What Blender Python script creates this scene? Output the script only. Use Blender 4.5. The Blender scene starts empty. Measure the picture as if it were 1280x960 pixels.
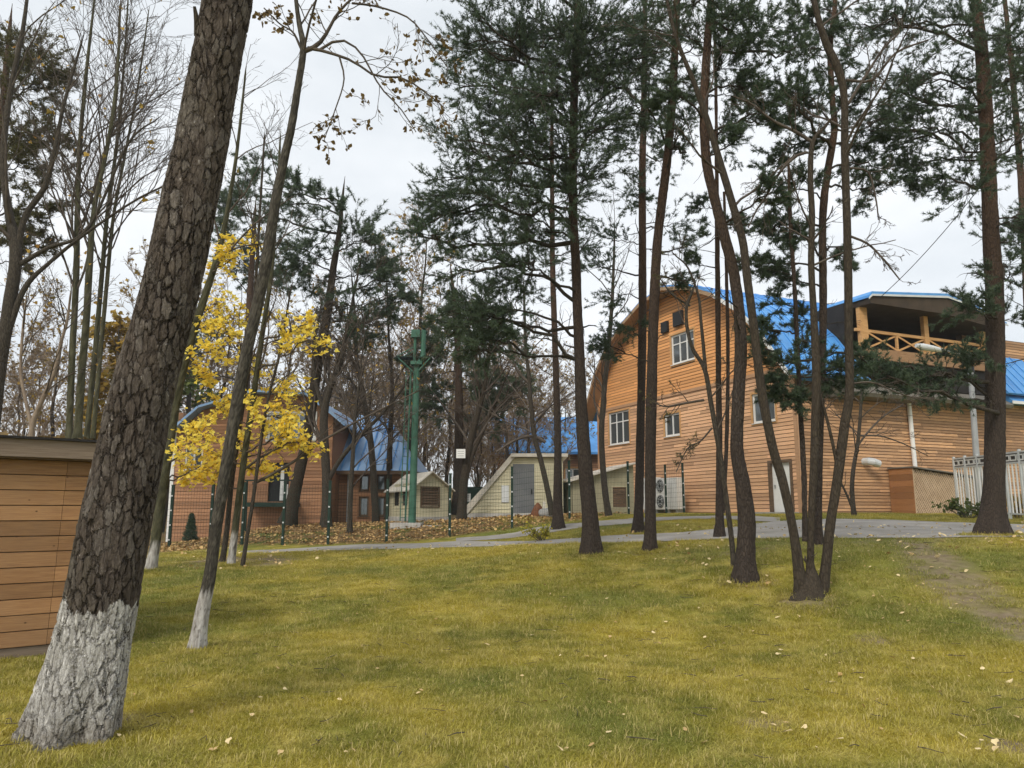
import bpy, math, random
import numpy as np
from mathutils import Vector

# ------------------------------------------------------------------ camera, sky, sun, exposure
scene = bpy.context.scene
COL = scene.collection
FPX = 960.0                                   # focal length in photograph pixels (1280 wide)
PITCH = math.atan(160 / 960)
EYE = np.array([0.0, 0.0, 1.6])
cam_d = bpy.data.cameras.new('camera')
cam_d.sensor_width = 36.0
cam_d.lens = 36.0 * FPX / 1280
cam_d.clip_start = 0.05
cam_d.clip_end = 2000
cam = bpy.data.objects.new('camera', cam_d)
COL.objects.link(cam)
cam.location = EYE
cam.rotation_euler = (math.pi / 2 + PITCH, 0, 0)
scene.camera = cam

SUN_EL, SUN_AZ = math.radians(42), math.radians(205)      # azimuth clockwise from +Y (seen from above)
world = bpy.data.worlds.new('World')
scene.world = world
world.use_nodes = True
wn, wl = world.node_tree.nodes, world.node_tree.links
wn.clear()
w_out = wn.new('ShaderNodeOutputWorld')
w_bg = wn.new('ShaderNodeBackground')
w_sky = wn.new('ShaderNodeTexSky')
w_sky.sky_type = 'NISHITA'
w_sky.sun_disc = False
w_sky.sun_elevation = SUN_EL
w_sky.sun_rotation = SUN_AZ
w_tc = wn.new('ShaderNodeTexCoord')
w_map = wn.new('ShaderNodeMapping')
w_map.inputs['Scale'].default_value = (1.0, 1.0, 2.6)
w_noi = wn.new('ShaderNodeTexNoise')
w_noi.inputs['Scale'].default_value = 2.6
w_noi.inputs['Detail'].default_value = 5
w_noi.inputs['Roughness'].default_value = 0.55
w_rmp = wn.new('ShaderNodeValToRGB')
w_rmp.color_ramp.elements[0].position = 0.32
w_rmp.color_ramp.elements[0].color = (5.2, 5.5, 5.75, 1)
w_rmp.color_ramp.elements[1].position = 0.72
w_rmp.color_ramp.elements[1].color = (7.0, 7.1, 7.2, 1)
w_mix = wn.new('ShaderNodeMixRGB')
w_mix.inputs[0].default_value = 0.92           # a closed cloud deck over the Nishita sky
wl.new(w_tc.outputs['Generated'], w_map.inputs['Vector'])
wl.new(w_map.outputs[0], w_noi.inputs['Vector'])
wl.new(w_noi.outputs['Fac'], w_rmp.inputs[0])
wl.new(w_sky.outputs[0], w_mix.inputs[1])
wl.new(w_rmp.outputs[0], w_mix.inputs[2])
wl.new(w_mix.outputs[0], w_bg.inputs['Color'])
w_bg.inputs['Strength'].default_value = 0.1
wl.new(w_bg.outputs[0], w_out.inputs['Surface'])

sun_d = bpy.data.lights.new('sun', 'SUN')
sun_d.energy = 1.5
sun_d.angle = math.radians(18)
sun_d.color = (1.0, 0.93, 0.82)
sun = bpy.data.objects.new('sun', sun_d)
COL.objects.link(sun)
sun.location = (0, 0, 60)
_sd = Vector((math.sin(SUN_AZ) * math.cos(SUN_EL), math.cos(SUN_AZ) * math.cos(SUN_EL), math.sin(SUN_EL)))
sun.rotation_euler = (-_sd).to_track_quat('-Z', 'Y').to_euler()

vs = scene.view_settings
vs.view_transform = 'Standard'
vs.look = 'None'
vs.exposure = 0.72
vs.gamma = 1.0
vs.use_curve_mapping = False
scene.render.engine = 'CYCLES'
scene.cycles.use_denoising = True
scene.cycles.max_bounces = 6
scene.cycles.diffuse_bounces = 3
scene.cycles.transparent_max_bounces = 4
scene.cycles.use_adaptive_sampling = True
scene.cycles.adaptive_threshold = 0.02

rng = np.random.default_rng(7)
random.seed(7)

# ------------------------------------------------------------------ photograph pixel -> place in the world
_FW = np.array([0, math.cos(PITCH), math.sin(PITCH)])
_UP = np.array([0, -math.sin(PITCH), math.cos(PITCH)])
def ray(px, py):
    return np.array([(px - 640) / FPX, 0, 0]) + _UP * (480 - py) / FPX + _FW
def at(px, py, Y):
    d = ray(px, py)
    return EYE + d * (Y / d[1])
def on_plane(px, py, O, du):
    d = ray(px, py)
    n = np.array([du[1], -du[0], 0])
    p = EYE + d * (np.dot(O - EYE, n) / np.dot(d, n))
    return float(np.dot(p - O, du)), float(p[2] - O[2])

def smooth(t):
    t = np.clip(t, 0, 1)
    return t * t * (3 - 2 * t)
def hash2(ix, iy, s=0):
    h = np.sin(ix * 127.1 + iy * 311.7 + s * 74.7) * 43758.5453
    return h - np.floor(h)
def vnoise(x, y, s=0):
    x = np.asarray(x, float); y = np.asarray(y, float)
    ix, iy = np.floor(x), np.floor(y)
    fx, fy = smooth(x - ix), smooth(y - iy)
    a = hash2(ix, iy, s) * (1 - fx) + hash2(ix + 1, iy, s) * fx
    b = hash2(ix, iy + 1, s) * (1 - fx) + hash2(ix + 1, iy + 1, s) * fx
    return a * (1 - fy) + b * fy

def terrain(x, y):
    x = np.asarray(x, float); y = np.asarray(y, float)
    ye = np.interp(x, [-30, -11, -3.5, 0, 4.9, 9.7, 25], [25, 23, 21, 19, 16, 15.3, 14.5])
    re = np.interp(x, [-30, -11, -3.5, 0, 4.9, 9.7, 25], [.32, .39, .54, .78, 1.06, 1.16, 1.22])
    y0 = np.interp(x, [-14, -5, 0, 3, 10], [26, 25.5, 24, 19, 16])
    zf = np.interp(x, [-16, -13, -9.5, -5, 0, 3, 10], [.3, .35, 1.0, 1.15, 1.38, 1.5, 1.57])
    ys = np.interp(x, [-12, 0, 5], [11.0, 9.5, 7.5])
    z = re * smooth((y - ys) / (ye - ys))
    t = np.clip((y - y0) / (31 - y0), 0, 1)
    w = np.clip((x + 1) / 5, 0, 1)
    t = smooth(t) * (1 - w) + t * w
    z = z + (zf - re) * t
    z = z + 3.2 * smooth((y - 46) / 60) * smooth((14 - x) / 20)
    z = z + (vnoise(x * .55, y * .55) - .5) * .07 + (vnoise(x * 2.1, y * 2.1, 3) - .5) * .02
    return z
def on_ground(px, py):
    d = ray(px, py)
    t = np.linspace(2, 75, 6000)
    P = EYE + d * t[:, None]
    below = np.nonzero(P[:, 2] < terrain(P[:, 0], P[:, 1]))[0]
    return P[below[0]] if len(below) else P[-1]

# ------------------------------------------------------------------ mesh helpers
def new_mesh(name, V, Fs, mat, attrs=None, smooth_shade=False):
    """V (n,3); Fs: array (m,k) or a list of such arrays; attrs: {name: per-vertex floats}"""
    V = np.asarray(V, np.float32)
    if not isinstance(Fs, (list, tuple)):
        Fs = [Fs]
    Fs = [np.asarray(f, np.int32) for f in Fs if len(f)]
    me = bpy.data.meshes.new(name)
    me.vertices.add(len(V))
    me.vertices.foreach_set('co', V.ravel())
    nl = sum(f.size for f in Fs)
    nf = sum(len(f) for f in Fs)
    me.loops.add(nl)
    me.polygons.add(nf)
    me.loops.foreach_set('vertex_index', np.concatenate([f.ravel() for f in Fs]))
    tot = np.concatenate([np.full(len(f), f.shape[1], np.int32) for f in Fs])
    me.polygons.foreach_set('loop_start', np.concatenate([[0], np.cumsum(tot)[:-1]]).astype(np.int32))
    me.polygons.foreach_set('loop_total', tot)
    me.polygons.foreach_set('use_smooth', np.full(nf, bool(smooth_shade)))
    me.update(calc_edges=True)
    for k, v in (attrs or {}).items():
        a = me.attributes.new(k, 'FLOAT', 'POINT')
        a.data.foreach_set('value', np.asarray(v, np.float32))
    if mat:
        me.materials.append(mat)
    return me

def thing(name, loc, label, cat, group=None):
    o = bpy.data.objects.new(name, None)
    o.empty_display_size = .2
    COL.objects.link(o)
    o.location = loc
    tag(o, label, cat, group)
    return o
def tag(o, label, cat, group=None, kind=None):
    o['label'] = label
    o['category'] = cat
    if group: o['group'] = group
    if kind: o['kind'] = kind
    return o
def base_of(p):
    b = np.zeros(3)
    while p is not None:
        b += np.array(p.location)
        p = p.parent
    return b
def part(name, V, Fs, mat, parent=None, kind=None, label=None, **kw):
    """V in world coordinates; parents are never rotated, so a child's frame is just shifted"""
    V = np.asarray(V, float)
    if parent is not None:
        V = V - base_of(parent)
    o = bpy.data.objects.new(name, new_mesh(name, V, Fs, mat, **kw))
    COL.objects.link(o)
    o.parent = parent
    if kind: o['kind'] = kind
    if label: o['label'] = label
    return o

class MB:
    """collects boxes, bars and polygons of one part, in world coordinates"""
    def __init__(s): s.V = []; s.F = {}; s.n = 0
    def add(s, V, Fs):
        for f in Fs:
            s.F.setdefault(len(f), []).append([i + s.n for i in f])
        s.V.append(np.asarray(V, float)); s.n += len(V)
    def box(s, O, ex, ey, ez):
        """corner O and three edge vectors"""
        O, ex, ey, ez = (np.asarray(a, float) for a in (O, ex, ey, ez))
        if np.dot(np.cross(ex, ey), ez) < 0:
            ex, ey = ey, ex
        V = [O, O + ex, O + ex + ey, O + ey]
        V += [v + ez for v in V]
        s.add(V, [(3, 2, 1, 0), (4, 5, 6, 7), (0, 1, 5, 4), (1, 2, 6, 5), (2, 3, 7, 6), (3, 0, 4, 7)])
        return s
    def cbox(s, c, sx, sy, sz):
        return s.box(np.asarray(c, float) - np.array([sx, sy, sz]) / 2, (sx, 0, 0), (0, sy, 0), (0, 0, sz))
    def prism(s, poly, e):
        """polygon (world points) extruded by e"""
        poly = np.asarray(poly, float); n = len(poly)
        V = np.concatenate([poly, poly + np.asarray(e, float)])
        s.add(V, [tuple(range(n))[::-1], tuple(range(n, 2 * n))] + [(i, (i + 1) % n, n + (i + 1) % n, n + i) for i in range(n)])
        return s
    def bar(s, a, b, w, h=None, upv=(0, 0, 1)):
        """square bar from a to b"""
        a, b = np.asarray(a, float), np.asarray(b, float)
        h = h or w
        d = (b - a) / np.linalg.norm(b - a)
        u = np.cross(d, upv)
        if np.linalg.norm(u) < 1e-3: u = np.cross(d, (1, 0, 0))
        u /= np.linalg.norm(u)
        v = np.cross(u, d)
        return s.box(a - u * w / 2 - v * h / 2, u * w, v * h, b - a)
    def tube(s, pts, r, k=10):
        pts = np.asarray(pts, float)
        R = np.full(len(pts), r) if np.isscalar(r) else np.asarray(r, float)
        V, F = tubes(pts[None], R[None], k)
        s.add(V, [tuple(f) for f in F] + [tuple(range(k))[::-1], tuple(range(len(V) - k, len(V)))])
        return s
    def build(s, name, mat, parent=None, var=None, **kw):
        if var is not None: kw['attrs'] = {'var': np.full(s.n, var)}
        return part(name, np.concatenate(s.V), [np.array(f) for f in s.F.values()], mat, parent, **kw)

def tubes(P, R, k):
    """P (m,n,3) polylines, R (m,n) radii -> verts, quads"""
    m, n, _ = P.shape
    T = np.gradient(P, axis=1)
    T /= np.linalg.norm(T, axis=2, keepdims=True) + 1e-9
    mean = P[:, -1] - P[:, 0]
    ref = np.where(np.abs(mean[:, 2:3]) > .7 * np.linalg.norm(mean, axis=1, keepdims=True), [[1.0, 0, 0]], [[0, 0, 1.0]])
    U = np.cross(T, ref[:, None, :])
    U /= np.linalg.norm(U, axis=2, keepdims=True) + 1e-9
    W = np.cross(T, U)
    a = np.arange(k) * 2 * np.pi / k
    V = P[:, :, None, :] + R[:, :, None, None] * (np.cos(a)[None, None, :, None] * U[:, :, None, :] + np.sin(a)[None, None, :, None] * W[:, :, None, :])
    idx = np.arange(m * n * k).reshape(m, n, k)
    q = np.stack([idx[:, :-1], np.roll(idx, -1, 2)[:, :-1], np.roll(idx, -1, 2)[:, 1:], idx[:, 1:]], -1)
    return V.reshape(-1, 3), q.reshape(-1, 4)

def resample(pts, n, power=1.):
    """Catmull-Rom through pts (m,d) -> (n,d)"""
    pts = np.asarray(pts, float)
    m = len(pts)
    if m == 2:
        t = np.linspace(0, 1, n)[:, None]
        return pts[0] * (1 - t) + pts[1] * t
    e = np.concatenate([[2 * pts[0] - pts[1]], pts, [2 * pts[-1] - pts[-2]]])
    seg = np.linalg.norm(np.diff(pts[:, :3], axis=0), axis=1)
    cum = np.concatenate([[0], np.cumsum(seg)])
    s = np.linspace(0, 1, n) ** power * cum[-1]
    i = np.clip(np.searchsorted(cum, s, 'right') - 1, 0, m - 2)
    t = ((s - cum[i]) / (seg[i] + 1e-9))[:, None]
    a, b, c, d = e[i], e[i + 1], e[i + 2], e[i + 3]
    return .5 * (2 * b + (c - a) * t + (2 * a - 5 * b + 4 * c - d) * t ** 2 + (3 * b - a - 3 * c + d) * t ** 3)

def unit(v):
    return v / (np.linalg.norm(v, axis=-1, keepdims=True) + 1e-9)

def grow(P, R, c, t0=.3, t1=1., ang=(.5, 1.1), ratio=(.35, .6), n=5, up=.1, wig=.18, rad=.55, length=None, flat=1.0, trop=0.0, rmin=.002):
    """c children on each parent polyline"""
    m, n0, _ = P.shape
    Lp = np.linalg.norm(np.diff(P, axis=1), axis=2).sum(1)
    t = rng.uniform(t0, t1, (m, c))
    f = t * (n0 - 1)
    i = np.clip(f.astype(int), 0, n0 - 2)
    w = (f - i)[..., None]
    mi = np.arange(m)[:, None]
    pos = P[mi, i] * (1 - w) + P[mi, i + 1] * w
    tan = unit(P[mi, i + 1] - P[mi, i])
    r0 = R[mi, i] * (1 - w[..., 0]) + R[mi, i + 1] * w[..., 0]
    prp = rng.normal(size=(m, c, 3))
    prp -= (prp * tan).sum(-1, keepdims=True) * tan
    prp[..., 2] *= flat
    prp = unit(prp)
    a = rng.uniform(*ang, (m, c))[..., None]
    d = unit(np.cos(a) * tan + np.sin(a) * prp + np.array([0, 0, up]))
    L = (Lp[:, None] * (1 - .45 * t) if length is None else np.broadcast_to(np.reshape(length, (-1, 1)), (m, c))) * rng.uniform(*ratio, (m, c))
    st = L / (n - 1)
    Q = np.empty((m, c, n, 3))
    Q[:, :, 0] = pos
    for k in range(1, n):
        Q[:, :, k] = Q[:, :, k - 1] + d * st[..., None]
        d = unit(d + rng.normal(scale=wig, size=d.shape) + np.array([0, 0, trop]))
    rr = np.maximum(r0 * rad, rmin)[..., None] * np.linspace(1, .35, n)
    return Q.reshape(-1, n, 3), np.maximum(rr, rmin).reshape(-1, n)

def join_tubes(levels):
    """levels: list of (P, R, k) -> V, F"""
    Vs, Fs, o = [], [], 0
    for P, R, k in levels:
        if not len(P): continue
        V, F = tubes(P, R, k)
        Vs.append(V); Fs.append(F + o); o += len(V)
    return np.concatenate(Vs), np.concatenate(Fs)

def scatter(template_V, template_F, pos, direc, scale, var=None):
    """copies of a template (z = forward) at pos, pointing along direc, spun at random"""
    pos = np.asarray(pos); m = len(pos)
    z = unit(np.asarray(direc))
    h = rng.normal(size=(m, 3))
    x = unit(np.cross(h, z))
    y = np.cross(z, x)
    M = np.stack([x, y, z], 1) * np.asarray(scale).reshape(-1, 1, 1)
    V = np.einsum('tk,mkd->mtd', template_V, M) + pos[:, None, :]
    F = template_F[None] + (np.arange(m) * len(template_V))[:, None, None]
    v = rng.random(m) if var is None else var
    return V.reshape(-1, 3), F.reshape(-1, template_F.shape[1]), np.repeat(v, len(template_V))

def tuft_template(n=15, seed=1):
    """a shoot of pine needles about 1 unit long"""
    r = np.random.default_rng(seed)
    V, F = [], []
    for k in range(n):
        b = np.array([0, 0, r.uniform(-.35, .45)])
        th, el = r.uniform(0, 2 * np.pi), r.uniform(.1, 1.0)
        d = np.array([math.cos(th) * math.cos(el), math.sin(th) * math.cos(el), math.sin(el)])
        L = r.uniform(.55, .85)
        sd = unit(np.cross(d, r.normal(size=3))) * .062
        V += [b - sd, b + sd, b + d * L]
        F.append((3 * k, 3 * k + 1, 3 * k + 2))
    return np.array(V), np.array(F)
TUFT = tuft_template(11)
# a lobed maple leaf and a small round leaf, stalk at the origin, blade in x-y bent a little in z
_ml = np.array([(0, 0), (.32, -.10), (.50, .20), (.42, .42), (.22, .52), (0, 1.0), (-.22, .52), (-.42, .42), (-.50, .20), (-.32, -.10)])
MAPLE_V = np.array([[x, y, .18 * x * x] for x, y in _ml] + [[0, .38, -.05]])
MAPLE_F = np.array([(10, i, (i + 1) % 10) for i in range(10)])
_rl = [(0, 0), (.34, .22), (.36, .58), (0, 1.0), (-.36, .58), (-.34, .22)]
ROUND_V = np.array([[x, y, .35 * x * x] for x, y in _rl])
ROUND_F = np.array([(0, 1, 2), (0, 2, 3), (0, 3, 4), (0, 4, 5)])

# ------------------------------------------------------------------ materials
def nd(nt, t, **kw):
    n = nt.nodes.new(t)
    for k, v in kw.items():
        if k in n.inputs: n.inputs[k].default_value = v
        else: setattr(n, k, v)
    return n
def base_mat(name, rough=.8, spec=.25):
    m = bpy.data.materials.new(name)
    m.use_nodes = True
    nt = m.node_tree
    b = nt.nodes['Principled BSDF']
    b.inputs['Roughness'].default_value = rough
    b.inputs['Specular IOR Level'].default_value = spec
    return m, nt, b
def mixc(nt, fac, a, b, mode='MIX'):
    n = nt.nodes.new('ShaderNodeMix')
    n.data_type = 'RGBA'
    n.blend_type = mode
    for sock, v in ((n.inputs[0], fac), (n.inputs[6], a), (n.inputs[7], b)):
        if isinstance(v, (int, float)): sock.default_value = v
        elif isinstance(v, tuple): sock.default_value = (*v, 1)
        else: nt.links.new(v, sock)
    return n.outputs[2]
def maprange(nt, v, a, b, c=0, d=1):
    n = nt.nodes.new('ShaderNodeMapRange')
    nt.links.new(v, n.inputs[0])
    for i, x in enumerate((a, b, c, d)): n.inputs[i + 1].default_value = x
    return n.outputs[0]
def coords(nt, scale=(1, 1, 1), world_space=True):
    if world_space: g = nt.nodes.new('ShaderNodeNewGeometry').outputs['Position']
    else: g = nt.nodes.new('ShaderNodeTexCoord').outputs['Object']
    mp = nd(nt, 'ShaderNodeMapping', Scale=scale)
    nt.links.new(g, mp.inputs[0])
    return mp.outputs[0]
def noise(nt, vec, scale, detail=4, rough=.6):
    n = nd(nt, 'ShaderNodeTexNoise', Scale=scale, Detail=detail, Roughness=rough)
    nt.links.new(vec, n.inputs['Vector'])
    return n.outputs['Fac']
def bump(nt, b, h, strength=.4, dist=.02):
    n = nd(nt, 'ShaderNodeBump', Strength=strength, Distance=dist)
    nt.links.new(h, n.inputs['Height'])
    nt.links.new(n.outputs[0], b.inputs['Normal'])
def attr(nt, name):
    return nd(nt, 'ShaderNodeAttribute', attribute_name=name).outputs['Fac']
def objrand(nt):
    return nt.nodes.new('ShaderNodeObjectInfo').outputs['Random']

def simple(name, c1, c2=None, scale=3., stretch=(1, 1, 1), rough=.8, spec=.25, bmp=0, dist=.01, var=None, vamt=.35, metal=0, lo=.35, hi=.65, trans=0):
    m, nt, b = base_mat(name, rough, spec)
    vec = coords(nt, stretch)
    f = noise(nt, vec, scale)
    col = mixc(nt, maprange(nt, f, lo, hi), c1, c2 or c1)
    if var:
        v = objrand(nt) if var == 'object' else attr(nt, var)
        h = nd(nt, 'ShaderNodeHueSaturation')
        nt.links.new(col, h.inputs['Color'])
        nt.links.new(maprange(nt, v, 0, 1, 1 - vamt, 1 + vamt), h.inputs['Value'])
        col = h.outputs[0]
    nt.links.new(col, b.inputs['Base Color'])
    b.inputs['Metallic'].default_value = metal
    if bmp: bump(nt, b, f, bmp, dist)
    if trans:
        tr = nt.nodes.new('ShaderNodeBsdfTranslucent')
        nt.links.new(col, tr.inputs['Color'])
        mx = nd(nt, 'ShaderNodeMixShader')
        mx.inputs[0].default_value = trans
        nt.links.new(b.outputs[0], mx.inputs[1]); nt.links.new(tr.outputs[0], mx.inputs[2])
        nt.links.new(mx.outputs[0], nt.nodes['Material Output'].inputs[0])
    return m

def bark_mat(name, dark, light, upper=None, zlo=4, zhi=7, white=False, cells=9., stretch=(1, 1, .25), bstr=.6, bdist=.02, pc=.7):
    m, nt, b = base_mat(name, .92, .15)
    vec = coords(nt, stretch)
    wob = noise(nt, vec, 6, 3)
    vo = nd(nt, 'ShaderNodeTexVoronoi', feature='DISTANCE_TO_EDGE', Scale=cells * 2.4)
    va = nd(nt, 'ShaderNodeVectorMath', operation='ADD')
    nz = nd(nt, 'ShaderNodeTexNoise', Scale=5., Detail=2)
    nt.links.new(vec, nz.inputs['Vector'])
    sc = nd(nt, 'ShaderNodeVectorMath', operation='SCALE'); sc.inputs['Scale'].default_value = .12
    nt.links.new(nz.outputs['Color'], sc.inputs[0])
    nt.links.new(vec, va.inputs[0]); nt.links.new(sc.outputs[0], va.inputs[1])
    nt.links.new(va.outputs[0], vo.inputs['Vector'])
    plate = maprange(nt, vo.outputs['Distance'], 0, .2)
    fine = noise(nt, vec, 40, 4)
    col = mixc(nt, maprange(nt, fine, .3, .7), dark, light)
    col = mixc(nt, maprange(nt, wob, .35, .7), col, tuple(x * .72 for x in light))
    crack = tuple(x * .55 for x in dark)
    if upper:
        z = nd(nt, 'ShaderNodeSeparateXYZ')
        nt.links.new(nt.nodes.new('ShaderNodeNewGeometry').outputs['Position'], z.inputs[0])
        uf = maprange(nt, z.outputs[2], zlo, zhi)
        col = mixc(nt, uf, col, mixc(nt, maprange(nt, fine, .3, .7), upper, tuple(x * .62 for x in upper)))
    col = mixc(nt, maprange(nt, plate, 0, 1, 1 - pc, 1), crack, col)
    if white:
        col = mixc(nt, maprange(nt, attr(nt, 'cid'), .25, 1, 0, .5), col, tuple(min(1, x * 1.6) for x in light))
        wmask = attr(nt, 'white')
        wc = mixc(nt, maprange(nt, noise(nt, vec, 22, 5), .38, .62), (.24, .225, .205), (.47, .455, .43))
        wc = mixc(nt, maprange(nt, attr(nt, 'plate'), 0, .5), (.10, .088, .074), wc)
        col = mixc(nt, attr(nt, 'plate'), crack, col)
        col = mixc(nt, wmask, col, wc)
    nt.links.new(col, b.inputs['Base Color'])
    hm = nd(nt, 'ShaderNodeMath', operation='MULTIPLY_ADD')
    nt.links.new(fine, hm.inputs[0]); hm.inputs[1].default_value = .35
    nt.links.new(plate, hm.inputs[2])
    bump(nt, b, hm.outputs[0], bstr, bdist)
    return m

def foliage_mat(name, c1, c2, trans=.25, rough=.6, vscale=.6):
    m, nt, b = base_mat(name, rough, .2)
    v = attr(nt, 'var')
    big = noise(nt, coords(nt), vscale, 2)
    s = nd(nt, 'ShaderNodeMath', operation='ADD')
    nt.links.new(v, s.inputs[0]); nt.links.new(big, s.inputs[1])
    col = mixc(nt, maprange(nt, s.outputs[0], .35, 1.3), c1, c2)
    nt.links.new(col, b.inputs['Base Color'])
    tr = nt.nodes.new('ShaderNodeBsdfTranslucent')
    nt.links.new(col, tr.inputs['Color'])
    mx = nd(nt, 'ShaderNodeMixShader')
    mx.inputs[0].default_value = trans
    nt.links.new(b.outputs[0], mx.inputs[1]); nt.links.new(tr.outputs[0], mx.inputs[2])
    nt.links.new(mx.outputs[0], nt.nodes['Material Output'].inputs[0])
    return m

def lawn_colour(nt, vec_scale=1.0):
    """patches of green, yellowed and dry grass, by place"""
    p = coords(nt)
    a = noise(nt, p, .55, 4, .6)
    c = noise(nt, p, 2.3, 4, .6)
    e = noise(nt, p, 13, 4, .65)
    col = mixc(nt, maprange(nt, a, .36, .62), (.205, .205, .036), (.42, .345, .052))
    col = mixc(nt, maprange(nt, c, .47, .68, 0, .8), col, (.53, .44, .115))
    col = mixc(nt, maprange(nt, e, .55, .75, 0, .55), col, (.16, .18, .034))
    g = noise(nt, p, .23, 2)
    col = mixc(nt, maprange(nt, g, .48, .62, 0, .65), col, (.15, .185, .042))
    return col, e

# grass blades
m, nt, b = base_mat('grass_blade', .7, .2)
col, _e = lawn_colour(nt)
h = nd(nt, 'ShaderNodeHueSaturation')
nt.links.new(col, h.inputs['Color'])
nt.links.new(maprange(nt, attr(nt, 'var'), 0, 1, .62, 1.5), h.inputs['Value'])
nt.links.new(maprange(nt, attr(nt, 'var'), 0, 1, 1.08, .92), h.inputs['Saturation'])
col = mixc(nt, maprange(nt, attr(nt, 'var'), .86, .9), h.outputs[0], (.52, .43, .17))
nt.links.new(col, b.inputs['Base Color'])
tr = nt.nodes.new('ShaderNodeBsdfTranslucent')
nt.links.new(col, tr.inputs['Color'])
mx = nd(nt, 'ShaderNodeMixShader'); mx.inputs[0].default_value = .3
nt.links.new(b.outputs[0], mx.inputs[1]); nt.links.new(tr.outputs[0], mx.inputs[2])
nt.links.new(mx.outputs[0], nt.nodes['Material Output'].inputs[0])
M_GRASS = m
# ground: lawn, leaf litter, bare soil
m, nt, b = base_mat('ground_lawn', .95, .1)
col, e = lawn_colour(nt)
p = coords(nt)
fine = noise(nt, p, 60, 3, .7)
col = mixc(nt, maprange(nt, fine, .35, .7), tuple([.45] * 3), col, 'MIX')
col, _ = lawn_colour(nt)
hh = nd(nt, 'ShaderNodeHueSaturation')
nt.links.new(col, hh.inputs['Color'])
nt.links.new(maprange(nt, fine, .3, .7, .45, 1.1), hh.inputs['Value'])
lit = mixc(nt, maprange(nt, noise(nt, p, 9, 4, .7), .4, .6), (.10, .065, .03), (.30, .19, .085))
lit = mixc(nt, maprange(nt, noise(nt, p, 1.1, 3), .5, .62), lit, (.105, .115, .03))
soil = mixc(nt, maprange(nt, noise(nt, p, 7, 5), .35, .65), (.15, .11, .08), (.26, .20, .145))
col = mixc(nt, attr(nt, 'litter'), hh.outputs[0], lit)
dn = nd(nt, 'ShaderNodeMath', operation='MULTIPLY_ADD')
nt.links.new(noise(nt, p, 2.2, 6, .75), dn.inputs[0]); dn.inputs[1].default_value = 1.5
nt.links.new(attr(nt, 'dirt_shade'), dn.inputs[2])
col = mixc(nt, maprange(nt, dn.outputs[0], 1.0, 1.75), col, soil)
nt.links.new(col, b.inputs['Base Color'])
bump(nt, b, fine, .6, .02)
M_GROUND = m

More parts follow.
